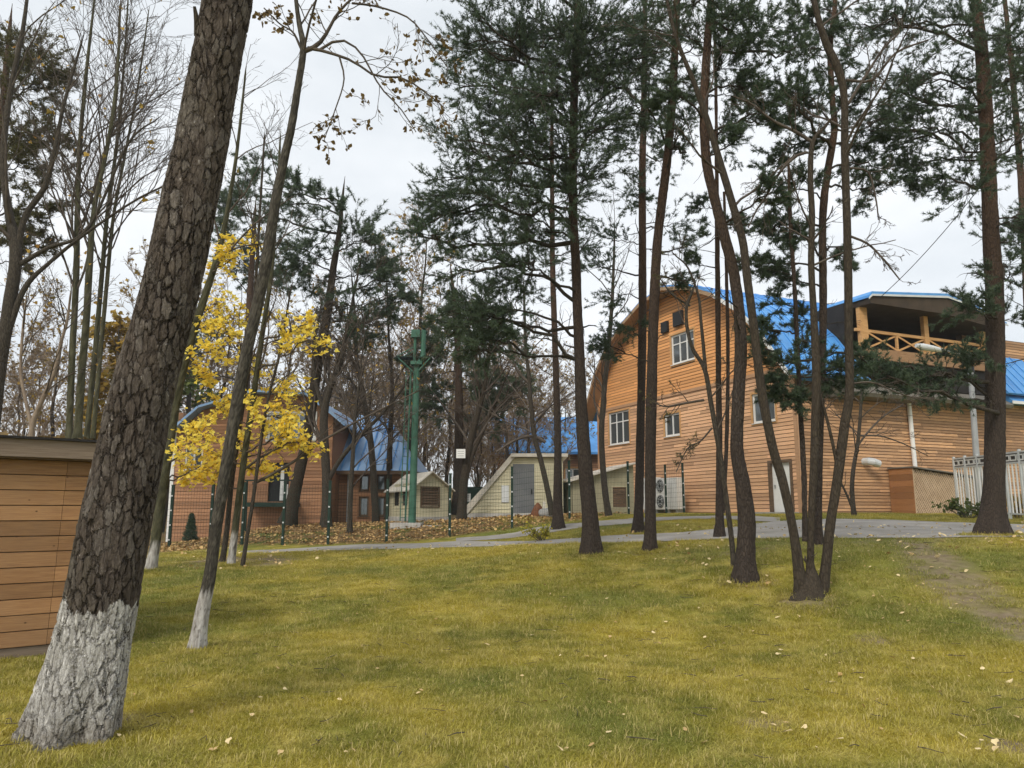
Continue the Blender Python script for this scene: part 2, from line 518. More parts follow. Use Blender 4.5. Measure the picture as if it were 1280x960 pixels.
M_ASPHALT = simple('asphalt', (.21, .195, .172), (.37, .35, .32), .9, rough=.92, bmp=.3, dist=.01, lo=.25, hi=.75)
def big_bark():
    """thick pine bark: cracked plates, flakes, limewash on the foot; true displacement"""
    m, nt, b = base_mat('bark_big_pine', .93, .12)
    m.displacement_method = 'BOTH'
    pos = coords(nt, (1, 1, .37))
    nz = nd(nt, 'ShaderNodeTexNoise', Scale=13., Detail=6., Roughness=.7)
    nt.links.new(pos, nz.inputs['Vector'])
    sc = nd(nt, 'ShaderNodeVectorMath', operation='SCALE'); sc.inputs['Scale'].default_value = .085
    nt.links.new(nz.outputs['Color'], sc.inputs[0])
    va = nd(nt, 'ShaderNodeVectorMath', operation='ADD')
    nt.links.new(pos, va.inputs[0]); nt.links.new(sc.outputs[0], va.inputs[1])
    def vor(scale, feat, out):
        v = nd(nt, 'ShaderNodeTexVoronoi', feature=feat, Scale=scale)
        nt.links.new(va.outputs[0], v.inputs['Vector'])
        return v.outputs[out]
    d1 = vor(18., 'DISTANCE_TO_EDGE', 'Distance')
    wv = nd(nt, 'ShaderNodeMath', operation='MULTIPLY_ADD')          # cracks of uneven width, some nearly closed
    nt.links.new(noise(nt, pos, 5.5, 3, .6), wv.inputs[0]); wv.inputs[1].default_value = -.34
    nt.links.new(d1, wv.inputs[2])
    c1 = maprange(nt, wv.outputs[0], -.19, -.08)
    c2 = maprange(nt, vor(37., 'DISTANCE_TO_EDGE', 'Distance'), 0, .16)
    sx = nd(nt, 'ShaderNodeSeparateColor')
    nt.links.new(vor(18., 'F1', 'Color'), sx.inputs[0])
    pid = sx.outputs[0]
    fine = noise(nt, pos, 70, 7, .72)
    flake = noise(nt, coords(nt, (1, 1, .3)), 26, 5, .65)
    tone = mixc(nt, maprange(nt, flake, .36, .64), (.062, .049, .040), (.155, .128, .108))
    tone = mixc(nt, maprange(nt, pid, .55, 1, 0, .6), tone, (.235, .212, .190))
    tone = mixc(nt, maprange(nt, noise(nt, pos, 1.6, 3), .5, .7, 0, .6), tone, (.085, .078, .045))
    tone = mixc(nt, maprange(nt, fine, .34, .6, .55, 0), tone, (.035, .028, .022))
    tone = mixc(nt, maprange(nt, c2, 0, 1, .6, 1), (.045, .035, .028), tone)
    tone = mixc(nt, c1, (.026, .021, .017), tone)
    lime = mixc(nt, maprange(nt, flake, .38, .62), (.36, .345, .32), (.64, .625, .60))
    lime = mixc(nt, maprange(nt, fine, .32, .52), (.16, .145, .125), lime)
    lime = mixc(nt, maprange(nt, c2, 0, .6, .6, 1), (.17, .155, .135), lime)
    lime = mixc(nt, maprange(nt, c1, .0, .4), (.085, .075, .065), lime)
    lime = mixc(nt, attr(nt, 'mud'), lime, (.13, .10, .065))
    wm = nd(nt, 'ShaderNodeMath', operation='MULTIPLY_ADD')
    nt.links.new(maprange(nt, flake, .25, .7, -.55, .45), wm.inputs[0]); wm.inputs[1].default_value = 1.
    nt.links.new(attr(nt, 'white'), wm.inputs[2])
    col = mixc(nt, maprange(nt, wm.outputs[0], .38, .52), tone, lime)
    nt.links.new(col, b.inputs['Base Color'])
    def madd(a, k, c):
        n_ = nd(nt, 'ShaderNodeMath', operation='MULTIPLY_ADD')
        nt.links.new(a, n_.inputs[0]); n_.inputs[1].default_value = k
        if isinstance(c, float): n_.inputs[2].default_value = c
        else: nt.links.new(c, n_.inputs[2])
        return n_.outputs[0]
    hgt = madd(c1, .62, madd(c2, .14, madd(fine, .22, madd(pid, .22, madd(flake, .3, 0.)))))
    dp = nd(nt, 'ShaderNodeDisplacement', Scale=.030, Midlevel=1.1)
    nt.links.new(hgt, dp.inputs['Height'])
    nt.links.new(dp.outputs[0], nt.nodes['Material Output'].inputs['Displacement'])
    return m
M_BARK_BIG = big_bark()
M_BARK_PINE = bark_mat('bark_pine', (.040, .031, .026), (.084, .066, .053), upper=(.125, .076, .05), zlo=4.2, zhi=9.0, cells=15)
M_BARK_DARK = bark_mat('bark_dark', (.045, .038, .030), (.095, .080, .062), cells=12, bstr=.5)
M_BARK_BROAD = bark_mat('bark_broadleaf', (.046, .041, .033), (.10, .09, .072), cells=16, bstr=.4, white=True, bdist=.01)
M_BARK_MOSS = bark_mat('bark_mossy', (.055, .055, .03), (.105, .10, .06), cells=16, bstr=.4, white=True, bdist=.01)
M_BARK_MULTI = bark_mat('bark_brown', (.038, .030, .022), (.080, .064, .046), cells=14, bstr=.4)
M_TWIG = simple('twig_bark', (.055, .043, .034), (.105, .085, .068), 4)
M_TWIG_BROWN = simple('twig_bark_brown', (.17, .128, .094), (.28, .22, .165), 3)
M_NEEDLE = foliage_mat('pine_needles', (.042, .070, .046), (.112, .155, .090), .42)
M_NEEDLE_OLIVE = foliage_mat('pine_needles_olive', (.06, .065, .028), (.14, .13, .05), .35)
M_YELLOW = foliage_mat('maple_leaf_yellow', (.86, .58, .04), (.95, .80, .15), .5)
M_ORANGE = foliage_mat('leaf_orange', (.40, .20, .05), (.62, .40, .08), .4)
M_OLIVE = foliage_mat('leaf_olive', (.14, .12, .025), (.42, .27, .05), .35)
M_BROWNLEAF = foliage_mat('leaf_brown', (.10, .07, .03), (.24, .16, .06), .3)
M_GREENLEAF = foliage_mat('leaf_green', (.05, .08, .025), (.14, .17, .05), .3)
M_SHRUB = foliage_mat('leaf_yellow_green', (.22, .24, .03), (.55, .46, .06), .4)
M_FALLEN = foliage_mat('fallen_leaf', (.40, .24, .08), (.74, .60, .34), .1, .7, 8)
M_LITTER = foliage_mat('leaf_litter', (.15, .075, .03), (.60, .40, .17), .1, .8, 3)

def wood_mat(name, c1, c2, c3, rough=.65, grain=(1, 1, 22), vamt=.22, knots=False):
    m, nt, b = base_mat(name, rough, .25)
    g = noise(nt, coords(nt, grain), 3.2, 5, .65)
    col = mixc(nt, maprange(nt, g, .35, .65), c1, c2)
    col = mixc(nt, maprange(nt, noise(nt, coords(nt), .7, 3), .45, .7, 0, .7), col, c3)
    v = attr(nt, 'var')
    h = nd(nt, 'ShaderNodeHueSaturation')
    nt.links.new(col, h.inputs['Color'])
    nt.links.new(maprange(nt, v, 0, 1, 1 - vamt, 1 + vamt), h.inputs['Value'])
    col = h.outputs[0]
    if knots:
        vo = nd(nt, 'ShaderNodeTexVoronoi', Scale=4.6)
        nt.links.new(coords(nt, (1, 1, 1.6)), vo.inputs['Vector'])
        col = mixc(nt, maprange(nt, vo.outputs['Distance'], .05, .085), (.085, .04, .016), col)
    nt.links.new(col, b.inputs['Base Color'])
    bump(nt, b, g, .25, .004)
    return m
M_SIDING = wood_mat('siding_larch', c1=(.56, .315, .17), c2=(.72, .44, .26), c3=(.60, .36, .22), vamt=.28)
M_SIDING_UP = wood_mat('siding_larch_orange', (.64, .295, .105), (.73, .37, .15), (.66, .32, .125))
M_SIDING_RIGHT = wood_mat('siding_larch_weathered', (.37, .195, .095), (.60, .365, .195), (.45, .27, .155), vamt=.36)
M_SIDING_FAR = wood_mat('siding_brown', (.36, .175, .085), (.45, .24, .13), (.38, .20, .11))
M_ENCLOSURE = wood_mat('enclosure_board', (.26, .115, .045), (.36, .175, .075), (.30, .14, .06))
M_SHED = wood_mat('shed_board', (.25, .128, .056), (.37, .205, .09), (.31, .19, .10), knots=True, vamt=.26, grain=(1.2, 1.2, 26))
M_FASCIA = wood_mat('weathered_board', (.19, .14, .10), (.27, .21, .155), (.22, .17, .125), knots=True, vamt=.1)
M_BEAM = simple('timber_beam', (.50, .27, .11), (.62, .36, .16), 2, (1, 1, 6), .7)
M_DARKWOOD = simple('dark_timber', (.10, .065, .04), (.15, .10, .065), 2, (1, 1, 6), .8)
M_CEIL = simple('shaded_ceiling_board', (.045, .032, .022), (.07, .05, .034), 2)  # loggia ceiling: its gloom is put into the board colour
M_SOFFIT = simple('soffit_board', (.30, .20, .12), (.38, .26, .16), 3, (1, 1, 1), .8)
M_BLUE = simple('blue_metal_roof', (.055, .225, .54), (.10, .34, .72), 1.3, (1, 1, .25), rough=.5, spec=.5, bmp=.02)
M_BLUE_PALE = simple('blue_metal_roof_pale', (.23, .41, .68), (.31, .48, .72), .8, rough=.3, spec=.5)
M_WHITE = simple('white_paint', (.74, .74, .72), (.80, .80, .78), 2, rough=.5, spec=.4)
M_WHITEGREY = simple('grey_white_metal', (.52, .54, .55), (.62, .64, .64), 2, rough=.45, spec=.4)
M_GREYMETAL = simple('galvanised', (.34, .35, .36), (.44, .45, .45), 2, rough=.45, spec=.5, metal=.4)
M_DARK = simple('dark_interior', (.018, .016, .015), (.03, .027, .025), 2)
M_BLACK = simple('black_panel', (.012, .014, .016), (.02, .02, .022), 2, rough=.5)
M_GREENPOST = simple('green_post_paint', (.010, .028, .020), (.016, .040, .028), 4, rough=.5)
M_GREENPOLE = simple('green_pole_paint', (.035, .105, .072), (.06, .15, .105), 3, rough=.55)
M_CREAM = simple('cream_siding', (.50, .46, .31), (.58, .54, .38), 1.5, rough=.7, var='var', vamt=.1)
M_OLIVEWALL = simple('beige_board', (.36, .33, .22), (.42, .39, .27), 1.5, rough=.75)
M_ROOFPALE = simple('pale_roof_sheet', (.52, .48, .41), (.66, .62, .54), 3, rough=.7)
M_DOORGREY = simple('grey_steel_door', (.115, .122, .13), (.15, .155, .16), 2, rough=.55, spec=.4)
M_CONCRETE = simple('concrete', (.36, .35, .33), (.50, .48, .45), 3, rough=.9, bmp=.3)
M_RUST = simple('rusty_steel', (.12, .05, .028), (.20, .085, .04), 5, rough=.9)
M_STONE = simple('grey_stone', (.22, .22, .21), (.34, .33, .32), 6, rough=.9, bmp=.4)
M_TIN = simple('weathered_tin', (.12, .108, .088), (.17, .155, .13), 1.5, rough=.55, spec=.4)
M_LATTICE = simple('lattice_strip', (.46, .33, .21), (.58, .43, .29), 3, rough=.75)
M_CABLE = simple('black_cable', (.012, .012, .012), None, 2, rough=.6)
m, nt, b = base_mat('window_glass', .06, .6)
b.inputs['Base Color'].default_value = (.16, .18, .19, 1)
b.inputs['Metallic'].default_value = .6
M_GLASS = m

# ------------------------------------------------------------------ ground
DIRT = np.array([on_ground(*q)[:2] for q in ((1135, 676), (1160, 692), (1185, 720), (1215, 745), (1250, 770), (1300, 800))])
DIRT_W = np.array([.35, .55, .62, .55, .45, .42])
def seg_dist(x, y, L, W=None):
    best = np.full(np.shape(x), 9.)
    for i in range(len(L) - 1):
        a, b_ = L[i], L[i + 1]
        d = b_ - a
        t = np.clip(((x - a[0]) * d[0] + (y - a[1]) * d[1]) / (d @ d), 0, 1)
        w = 1 if W is None else W[i] * (1 - t) + W[i + 1] * t
        best = np.minimum(best, np.hypot(x - a[0] - t * d[0], y - a[1] - t * d[1]) / w)
    return best
def dirt_shade_mask(x, y):
    k = .78 * (1.0 - smooth((seg_dist(x, y, DIRT, DIRT_W) - .35) / 1.3))
    k = np.maximum(k, .42 * smooth((y - 12.5) / 2) * smooth((x - 1) / 3) * smooth((17.5 - y) / 2))  # slope band: thin worn grass, plus tree shade put into the colour
    for bx, by, r in BARE:
        k = np.maximum(k, .85 * (1 - smooth((np.hypot(x - bx, y - by) - r * .4) / (r * .9))))
    return k
BARE = [(*on_ground(960, 905)[:2], .28), (*on_ground(1270, 935)[:2], .3), (*on_ground(300, 700)[:2], 1.9), (*on_ground(130, 903)[:2], .35), (*on_ground(1090, 800)[:2], .3)] + [(*on_ground(a, b_)[:2], c_) for a, b_, c_ in ((740, 692, .6), (813, 689, .55), (932, 726, .55), (1012, 752, .6), (1240, 668, .8), (246, 812, .25), (905, 672, .6))]
def litter_mask(x, y):
    fy = np.interp(x, FENCE_L[:, 0], FENCE_L[:, 1])
    l = smooth((y - fy + .5) / 1.0) * smooth((5.5 - x) / 3)
    l = np.maximum(l, smooth((y - 34) / 4))
    l = np.maximum(l, .8 * smooth((-8.5 - x) / 2.5) * smooth((y - 16) / 3))
    return l
# fence line: pixels of the post feet with their distance
POSTS = [(152, 690, 27.2), (211, 687, 27.0), (262, 685, 26.9), (302, 684, 26.8), (353, 682, 26.6), (410, 680, 26.4), (483, 677, 26.2), (562, 670, 26.4), (640, 660, 27.0), (712, 648, 28.5), (786, 643, 31.5), (833, 641, 34.0), (855, 641, 33.2)]
FENCE_L = np.array([at(px, py, d)[:2] for px, py, d in POSTS[:9]] + [[3.0, 27.5], [8, 40]])
def axis(a, b, step, lo, hi):
    core = list(np.arange(a, b, step))
    s, v, up_ = step, core[-1], []
    while v < hi: s *= 1.25; v += s; up_.append(v)
    s, v, dn_ = step, core[0], []
    while v > lo: s *= 1.25; v -= s; dn_.append(v)
    return np.array(dn_[::-1] + core + up_)
gx, gy = axis(-20, 20, .2, -600, 600), axis(2.5, 34, .2, -300, 900)
X, Y = np.meshgrid(gx, gy)
Z = terrain(X, Y)
idx = np.arange(X.size).reshape(X.shape)
q = np.stack([idx[:-1, :-1], idx[:-1, 1:], idx[1:, 1:], idx[1:, :-1]], -1).reshape(-1, 4)
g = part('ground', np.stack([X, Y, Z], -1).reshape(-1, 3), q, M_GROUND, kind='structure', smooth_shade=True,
         attrs={'litter': litter_mask(X, Y).ravel(), 'dirt_shade': dirt_shade_mask(X, Y).ravel()})

ROADS = []
def road_strip(name, near, far, n=110, k=9):
    A = resample(np.array([on_ground(*p)[:2] for p in near]), n)
    B = resample(np.array([on_ground(*p)[:2] for p in far]), n)
    t = np.linspace(0, 1, k)[None, :, None]
    G = A[:, None] * (1 - t) + B[:, None] * t
    jit = (vnoise(np.arange(n) * .35, np.zeros(n), 5) - .5) * .16
    G[:, 0, 1] += jit; G[:, -1, 1] += jit[::-1]
    z = terrain(G[..., 0], G[..., 1]) + .015
    ii = np.arange(n * k).reshape(n, k)
    qq = np.stack([ii[:-1, :-1], ii[1:, :-1], ii[1:, 1:], ii[:-1, 1:]], -1).reshape(-1, 4)
    ROADS.append((A, B))
    return part(name, np.concatenate([G, z[..., None]], -1).reshape(-1, 3), qq, M_ASPHALT, kind='structure', smooth_shade=True)
road_strip('road', [(300, 692), (400, 689), (480, 687), (560, 685), (640, 682), (740, 679), (830, 677), (950, 674), (1100, 673), (1280, 671), (1420, 671)],
           [(300, 689.5), (400, 684), (480, 680), (560, 677.5), (640, 677), (740, 671.5), (830, 667), (900, 661), (975, 652), (1130, 651), (1280, 656), (1420, 660)])
road_strip('path', [(570, 677), (640, 673), (700, 664), (760, 657), (830, 651), (900, 648.5), (975, 653)],
           [(570, 673), (620, 669), (660, 662), (700, 656), (760, 650.5), (830, 646.5), (900, 645), (975, 647)])
ROAD_PTS = [np.concatenate([a, b_[::-1]]) for a, b_ in ROADS]
def in_poly(x, y, poly):
    c = np.zeros(np.shape(x), bool)
    j = len(poly) - 1
    for i in range(len(poly)):
        xi, yi, xj, yj = *poly[i], *poly[j]
        hit = ((yi > y) != (yj > y)) & (x < (xj - xi) * (y - yi) / (yj - yi + 1e-12) + xi)
        c ^= hit
        j = i
    return c
def off_road(x, y):
    o = np.ones(np.shape(x), bool)
    for p_ in ROAD_PTS: o &= ~in_poly(x, y, p_)
    return o

# ------------------------------------------------------------------ buildings
class Wall:
    """vertical plane: origin O (base), unit u along it, outward normal n; q(u, z, out) gives a world point"""
    def __init__(s, O, du, n):
        s.O = np.asarray(O, float); s.u = np.asarray(du, float); s.n = np.asarray(n, float)
    def q(s, u, z, out=0.): return s.O + s.u * u + s.n * out + np.array([0, 0, z])
    def px(s, x, y, out=0.): return on_plane(x, y, s.O + s.n * out, s.u)
    def box(s, mb, u0, u1, z0, z1, o0, o1):
        return mb.box(s.q(u0, z0, o0), s.u * (u1 - u0), s.n * (o1 - o0), (0, 0, z1 - z0))
    def board(s, mb, a, b_, w, o0, o1):
        """flat strip from (u,z) a to b of width w in the wall plane"""
        a, b_ = np.array(a, float), np.array(b_, float)
        d = (b_ - a) / np.linalg.norm(b_ - a); nn = np.array([-d[1], d[0]]) * w / 2
        mb.prism([s.q(*(a - nn), o0), s.q(*(b_ - nn), o0), s.q(*(b_ + nn), o0), s.q(*(a + nn), o0)], s.n * (o1 - o0))

def spans(poly, z):
    """u intervals of the polygon at height z"""
    xs = []
    for (u0, z0), (u1, z1) in zip(poly, poly[1:] + poly[:1]):
        if (z0 > z) != (z1 > z): xs.append(u0 + (z - z0) * (u1 - u0) / (z1 - z0))
    xs.sort()
    return list(zip(xs[::2], xs[1::2]))
def siding(wall, poly, holes, h=.145, lip=.018, blen=4.0, seed=1, out=0., zmax=None, zmin=None, gap=.02):
    r = np.random.default_rng(seed)
    zs = [p_[1] for p_ in poly]
    lo, hi = min(zs) if zmin is None else zmin, max(zs) if zmax is None else zmax
    V, F, A = [], [], []
    z = lo
    while z < hi - .02:
        zt = min(z + h, hi)
        for (a, b_) in spans(poly, (z + zt) / 2):
            segs = [(a, b_)]
            for (h0, h1, g0, g1) in holes:
                if zt > g0 + .02 and z < g1 - .02:
                    nx = []
                    for (s0, s1) in segs:
                        if h1 <= s0 or h0 >= s1: nx.append((s0, s1)); continue
                        if h0 > s0: nx.append((s0, h0))
                        if h1 < s1: nx.append((h1, s1))
                    segs = nx
            for (s0, s1) in segs:
                cuts = [s0]
                x = s0 + r.uniform(.3, 1) * blen
                while x < s1 - .3: cuts.append(x); x += blen * r.uniform(.6, 1.2)
                cuts.append(s1)
                for c0, c1 in zip(cuts, cuts[1:]):
                    c0 += .003; c1 -= .003
                    i = len(V)
                    V += [wall.q(c0, z, out), wall.q(c1, z, out), wall.q(c0, z, out + lip), wall.q(c1, z, out + lip), wall.q(c0, zt - gap, out + .004), wall.q(c1, zt - gap, out + .004)]
                    F += [(i, i + 1, i + 3, i + 2), (i + 2, i + 3, i + 5, i + 4)]
                    A += [r.random()] * 6
        z = zt
    return np.array(V), np.array(F), np.array(A)

def window(wall, parent, u0, u1, z0, z1, cols=2, transom=None, depth=.10, trim=M_BEAM, tw=.09, frame=M_WHITE):
    w = thing_part('window', wall.q((u0 + u1) / 2, z0), parent)
    mb = MB()
    f = .085
    for a in ((u0, u0 + f, z0, z1), (u1 - f, u1, z0, z1), (u0 + f, u1 - f, z0, z0 + f), (u0 + f, u1 - f, z1 - f, z1)):
        wall.box(mb, *a, -depth, -depth + .07)
    iu = np.linspace(u0 + f, u1 - f, cols + 1)
    zt = z1 - f if transom is None else z0 + (z1 - z0) * transom
    for x in iu[1:-1]: wall.box(mb, x - .035, x + .035, z0 + f, zt - (.025 if transom else 0), -depth + .005, -depth + .06)
    if transom:
        wall.box(mb, u0 + f, u1 - f, zt - .025, zt + .025, -depth + .005, -depth + .06)
        for x in iu[1:-1]: wall.box(mb, x - .02, x + .02, zt + .025, z1 - f, -depth + .005, -depth + .06)
    mb.build('frame', frame, w)
    rows = [(z0 + f, zt)] if not transom else [(z0 + f, zt - .025), (zt + .025, z1 - f)]
    for (a, b_) in rows:
        for x0, x1 in zip(iu, iu[1:]):

            pm = MB(); wall.box(pm, x0 + .001, x1 - .001, a + .001, b_ - .001, -depth + .02, -depth + .03)
            pm.build('pane', M_GLASS, w)
    if trim:
        tm = MB()
        for a in ((u0 - tw, u0, z0 - tw, z1 + tw), (u1, u1 + tw, z0 - tw, z1 + tw), (u0, u1, z1, z1 + tw), (u0, u1, z0 - tw, z0)):
            wall.box(tm, *a, -.02, .035)
        # reveals
        for a in ((u0 - .012, u0), (u1, u1 + .012)): wall.box(tm, a[0], a[1], z0, z1, -depth - .02, -.021)
        tm.build('trim', trim, w)
    sm = MB(); wall.box(sm, u0 - .03, u1 + .03, z0 - .03, z0 - .002, -.019, .07); sm.build('sill', frame, w)
    return w
def thing_part(name, loc, parent):
    o = bpy.data.objects.new(name, None)
    o.empty_display_size = .1
    COL.objects.link(o)
    o.location = np.asarray(loc) - base_of(parent)
    o.parent = parent
    return o

# ---- the large larch-clad building on the right
A_ = math.radians(23.6)
DF = np.array([-math.sin(A_), math.cos(A_), 0]); DS = np.array([math.cos(A_), math.sin(A_), 0])
CORNER = at(1003, 640, 29); CORNER[2] = 1.6
hall = thing('larch_clad_building', CORNER, 'large larch-clad building with arched blue metal roof behind the pines', 'building')
fac = Wall(CORNER, DF, -DS)                       # gable end, running away to the left
sid = Wall(CORNER, DS, -DF)                       # long side, running away to the right
ARCH = [(0, 5.8), (1.0, 7.1), (2.2, 8.25), (3.6, 9.2), (5.4, 10.05), (7.4, 10.55), (9.4, 10.25), (11.2, 9.55), (12.8, 8.6), (14.0, 7.4), (15.0, 5.8)]
gable = [(0, -.6)] + ARCH + [(15.0, -.6)]
WINS = [(6.05, 7.85, 6.93, 8.36, 3, .68), (11.75, 13.8, 3.55, 5.3, 3, .68), (7.38, 8.6, 3.55, 4.62, 2, None), (1.1, 2.4, 3.55, 4.75, 2, None)]
DOOR = (.42, 1.62, -.02, 1.95)
holes = [w[:4] for w in WINS] + [DOOR]
for nm, mt, zl, zh, sd_ in (('siding', M_SIDING, -.6, 5.45, 3), ('siding', M_SIDING_UP, 5.6, 10.5, 4)):
    V, F, A = siding(fac, gable, holes, .15, .022, 5., sd_, zmax=zh, zmin=zl)
    part(nm, V, F, mt, hall, kind='stuff', attrs={'var': A})
mb = MB()
def wall_core(wall, mb, poly, holes, t=.22):
    """solid wall behind the boards, cut round its openings in vertical strips"""
    us = sorted({p_[0] for p_ in poly} | {h_[0] for h_ in holes} | {h_[1] for h_ in holes})
    def top(u):
        best = -9
        for (u0, z0), (u1, z1) in zip(poly, poly[1:] + poly[:1]):
            if u0 != u1 and min(u0, u1) - 1e-9 <= u <= max(u0, u1) + 1e-9:
                best = max(best, z0 + (u - u0) * (z1 - z0) / (u1 - u0))
        return best
    lo = min(p_[1] for p_ in poly)
    for a, b_ in zip(us, us[1:]):
        cut = sorted([(h_[2], h_[3]) for h_ in holes if h_[0] <= (a + b_) / 2 <= h_[1]])
        z = lo
        for c0, c1 in cut:
            if c0 > z: wall.box(mb, a, b_, z, c0, -t, -.006)
            z = max(z, c1)
        mb.prism([wall.q(a, z, -.006), wall.q(b_, z, -.006), wall.q(b_, top(b_ - 1e-6), -.006), wall.q(a, top(a + 1e-6), -.006)], -wall.n * (t - .006))
wall_core(fac, mb, gable, holes)
mb.build('wall', M_DARKWOOD, hall)
mb = MB()
fac.box(mb, 0, 15.0, 5.45, 5.6, .002, .045)
mb.build('band_board', M_SIDING, hall, attrs=None)
for (u0, u1, z0, z1, c, tr) in WINS:
    window(fac, hall, u0, u1, z0, z1, c, tr)
mb = MB()
for a in ((15.0 - .16, 15.02), (-.03, .14)):
    pm = MB(); fac.box(pm, a[0], a[1], -.6, 5.8, .021, .045); pm.build('corner_board', M_SIDING, hall)
sid.box(mb, -.045, .12, -.6, 4.4, .021, .045)
mb.build('corner_board', M_SIDING, hall)
# small dark panels over the upper window
for a in ((7.95, 8.45, 8.62, 9.15), (6.75, 7.45, 8.72, 9.4)):
    mb = MB(); fac.box(mb, *a, .022, .16); mb.build('black_panel', M_BLACK, hall)
# white door in the gable end
door = thing_part('door', fac.q(1.0, 0), hall)
mb = MB(); fac.box(mb, .5, 1.54, 0, 1.88, -.12, -.07); mb.build('door_leaf', M_WHITE, door)
mb = MB()
for a in ((.36, .5, 0, 2.0), (1.54, 1.68, 0, 2.0), (.5, 1.54, 1.88, 2.0)): fac.box(mb, *a, -.14, .04)
mb.build('door_frame', M_DARKWOOD, door)
mb = MB(); fac.box(mb, 1.4, 1.43, .9, 1.05, -.07, -.03); fac.box(mb, 1.32, 1.43, 1.0, 1.02, -.03, -.015); mb.build('handle', M_GREYMETAL, door)
mb = MB(); fac.box(mb, -.3, 3.2, -.35, -.09, .06, 1.0); fac.box(mb, .1, 2.0, -.09, -.005, .06, .7); mb.build('step', M_CONCRETE, hall)
# arched roof: blue sheets with standing seams, wooden soffit under the overhang
OV, LEN = .75, 15.0
def arch_pt(i, v, lift=0.):
    (u, z) = ARCH_R[i]
    return fac.q(u, z + lift) + DS * v
ARCH_R = [(-.55, 5.05)] + ARCH + [(15.55, 5.05)]
roof = None
for i in range(len(ARCH_R) - 1):
    a, b_ = np.array(ARCH_R[i]), np.array(ARCH_R[i + 1])
    nn = np.array([-(b_ - a)[1], (b_ - a)[0]]); nn /= np.linalg.norm(nn)
    p0, p1 = a + nn * .02, b_ + nn * .02
    cut = i < 4
    for va, vb in (((-OV, 3.3), (11.5, LEN)) if cut else ((-OV, LEN),)):
        mb = MB()
        mb.prism([fac.q(*p0, -va), fac.q(*p1, -va), fac.q(*(p1 + nn * .10), -va), fac.q(*(p0 + nn * .10), -va)], DS * (vb - va))
        o = mb.build('roof_sheet', M_BLUE, hall)
    sm = MB()
    for k in range(28):
        v = -OV + .02 + k * .55
        if cut and 3.2 < v < 11.5: continue
        sm.prism([fac.q(*(p0 + nn * .101)), fac.q(*(p1 + nn * .101)), fac.q(*(p1 + nn * .135)), fac.q(*(p0 + nn * .135))], DS * .03)
        sm.V[-1] += DS * v
    sm.build('seam', M_BLUE, o, kind='stuff')
    mb = MB()
    mb.prism([fac.q(*(p0 - nn * .03), OV - .01), fac.q(*(p1 - nn * .03), OV - .01), fac.q(*(p1 - nn * .005), OV - .01), fac.q(*(p0 - nn * .005), OV - .01)], DS * (OV - .03))
    mb.build('soffit', M_SOFFIT, hall)
    mb = MB()
    mb.prism([fac.q(*(p0 - nn * .12), OV + .002), fac.q(*(p1 - nn * .12), OV + .002), fac.q(*(p1 + nn * .05), OV + .002), fac.q(*(p0 + nn * .05), OV + .002)], -DS * .03)
    mb.build('verge_board', M_WHITE if i < 4 else M_SOFFIT, hall)
# the long side
side_poly = [(0, -.6), (0, 4.45), (11.6, 4.45), (11.6, 4.72), (17, 4.72), (17, -.6)]
V, F, A = siding(sid, side_poly, [], .125, .024, 3.2, 9)
part('siding', V, F, M_SIDING_RIGHT, hall, kind='stuff', attrs={'var': A})
mb = MB(); sid.box(mb, .0, 17, -.6, 5.0, -.25, -.006); mb.build('wall', M_DARKWOOD, hall)
mb = MB(); sid.box(mb, 11.2, 11.42, -.6, 4.4, .022, .07); mb.build('corner_board', M_BEAM, hall)
mb = MB(); sid.box(mb, 0.14, 17, -.6, -.12, .025, .06); mb.build('plinth', M_CONCRETE, hall)
# eave of the side: dark tin gutter skirt
mb = MB()
mb.prism([sid.q(1.6, 4.4, .02), sid.q(1.6, 4.42, .75), sid.q(1.6, 4.56, .82), sid.q(1.6, 4.98, .2), sid.q(1.6, 4.98, 0.02)], DS * 9.9)
mb.build('eave', M_TIN, hall)
mb = MB()
mb.prism([sid.q(11.75, 4.72, .02), sid.q(11.75, 4.72, .6), sid.q(11.75, 4.8, .62), sid.q(11.75, 5.5, -.2), sid.q(11.75, 5.4, -.3)], DS * 5.2)
mb.build('low_roof', M_BLUE, hall)
mb = MB(); sid.box(mb, 11.7, 16.9, 4.66, 4.79, .621, .65); mb.build('eave_board', M_WHITE, hall)
up = Wall(CORNER + DF * .9, DS, -DF)
V, F, A = siding(up, [(11.0, 5.0), (11.0, 8.0), (17, 8.0), (17, 5.0)], [], .13, .02, 3, 12)
part('siding', V, F, M_SIDING_RIGHT, hall, kind='stuff', attrs={'var': A})
mb = MB(); up.box(mb, 11.0, 17, 4.9, 8.0, -.3, -.005); mb.build('wall', M_DARKWOOD, hall)
# white downpipe, vent duct
mb = MB(); mb.tube([sid.q(5.95, 4.5, .12), sid.q(5.97, 3, .12), sid.q(6.0, 1.6, .12)], .085, 12); mb.build('downpipe', M_WHITE, hall)
mb = MB(); mb.tube([sid.q(3.3, 1.95, .02), sid.q(3.3, 1.95, .28), sid.q(3.38, 1.92, .4), sid.q(3.62, 1.85, .42)], .15, 14); mb.build('vent_duct', M_WHITEGREY, hall)
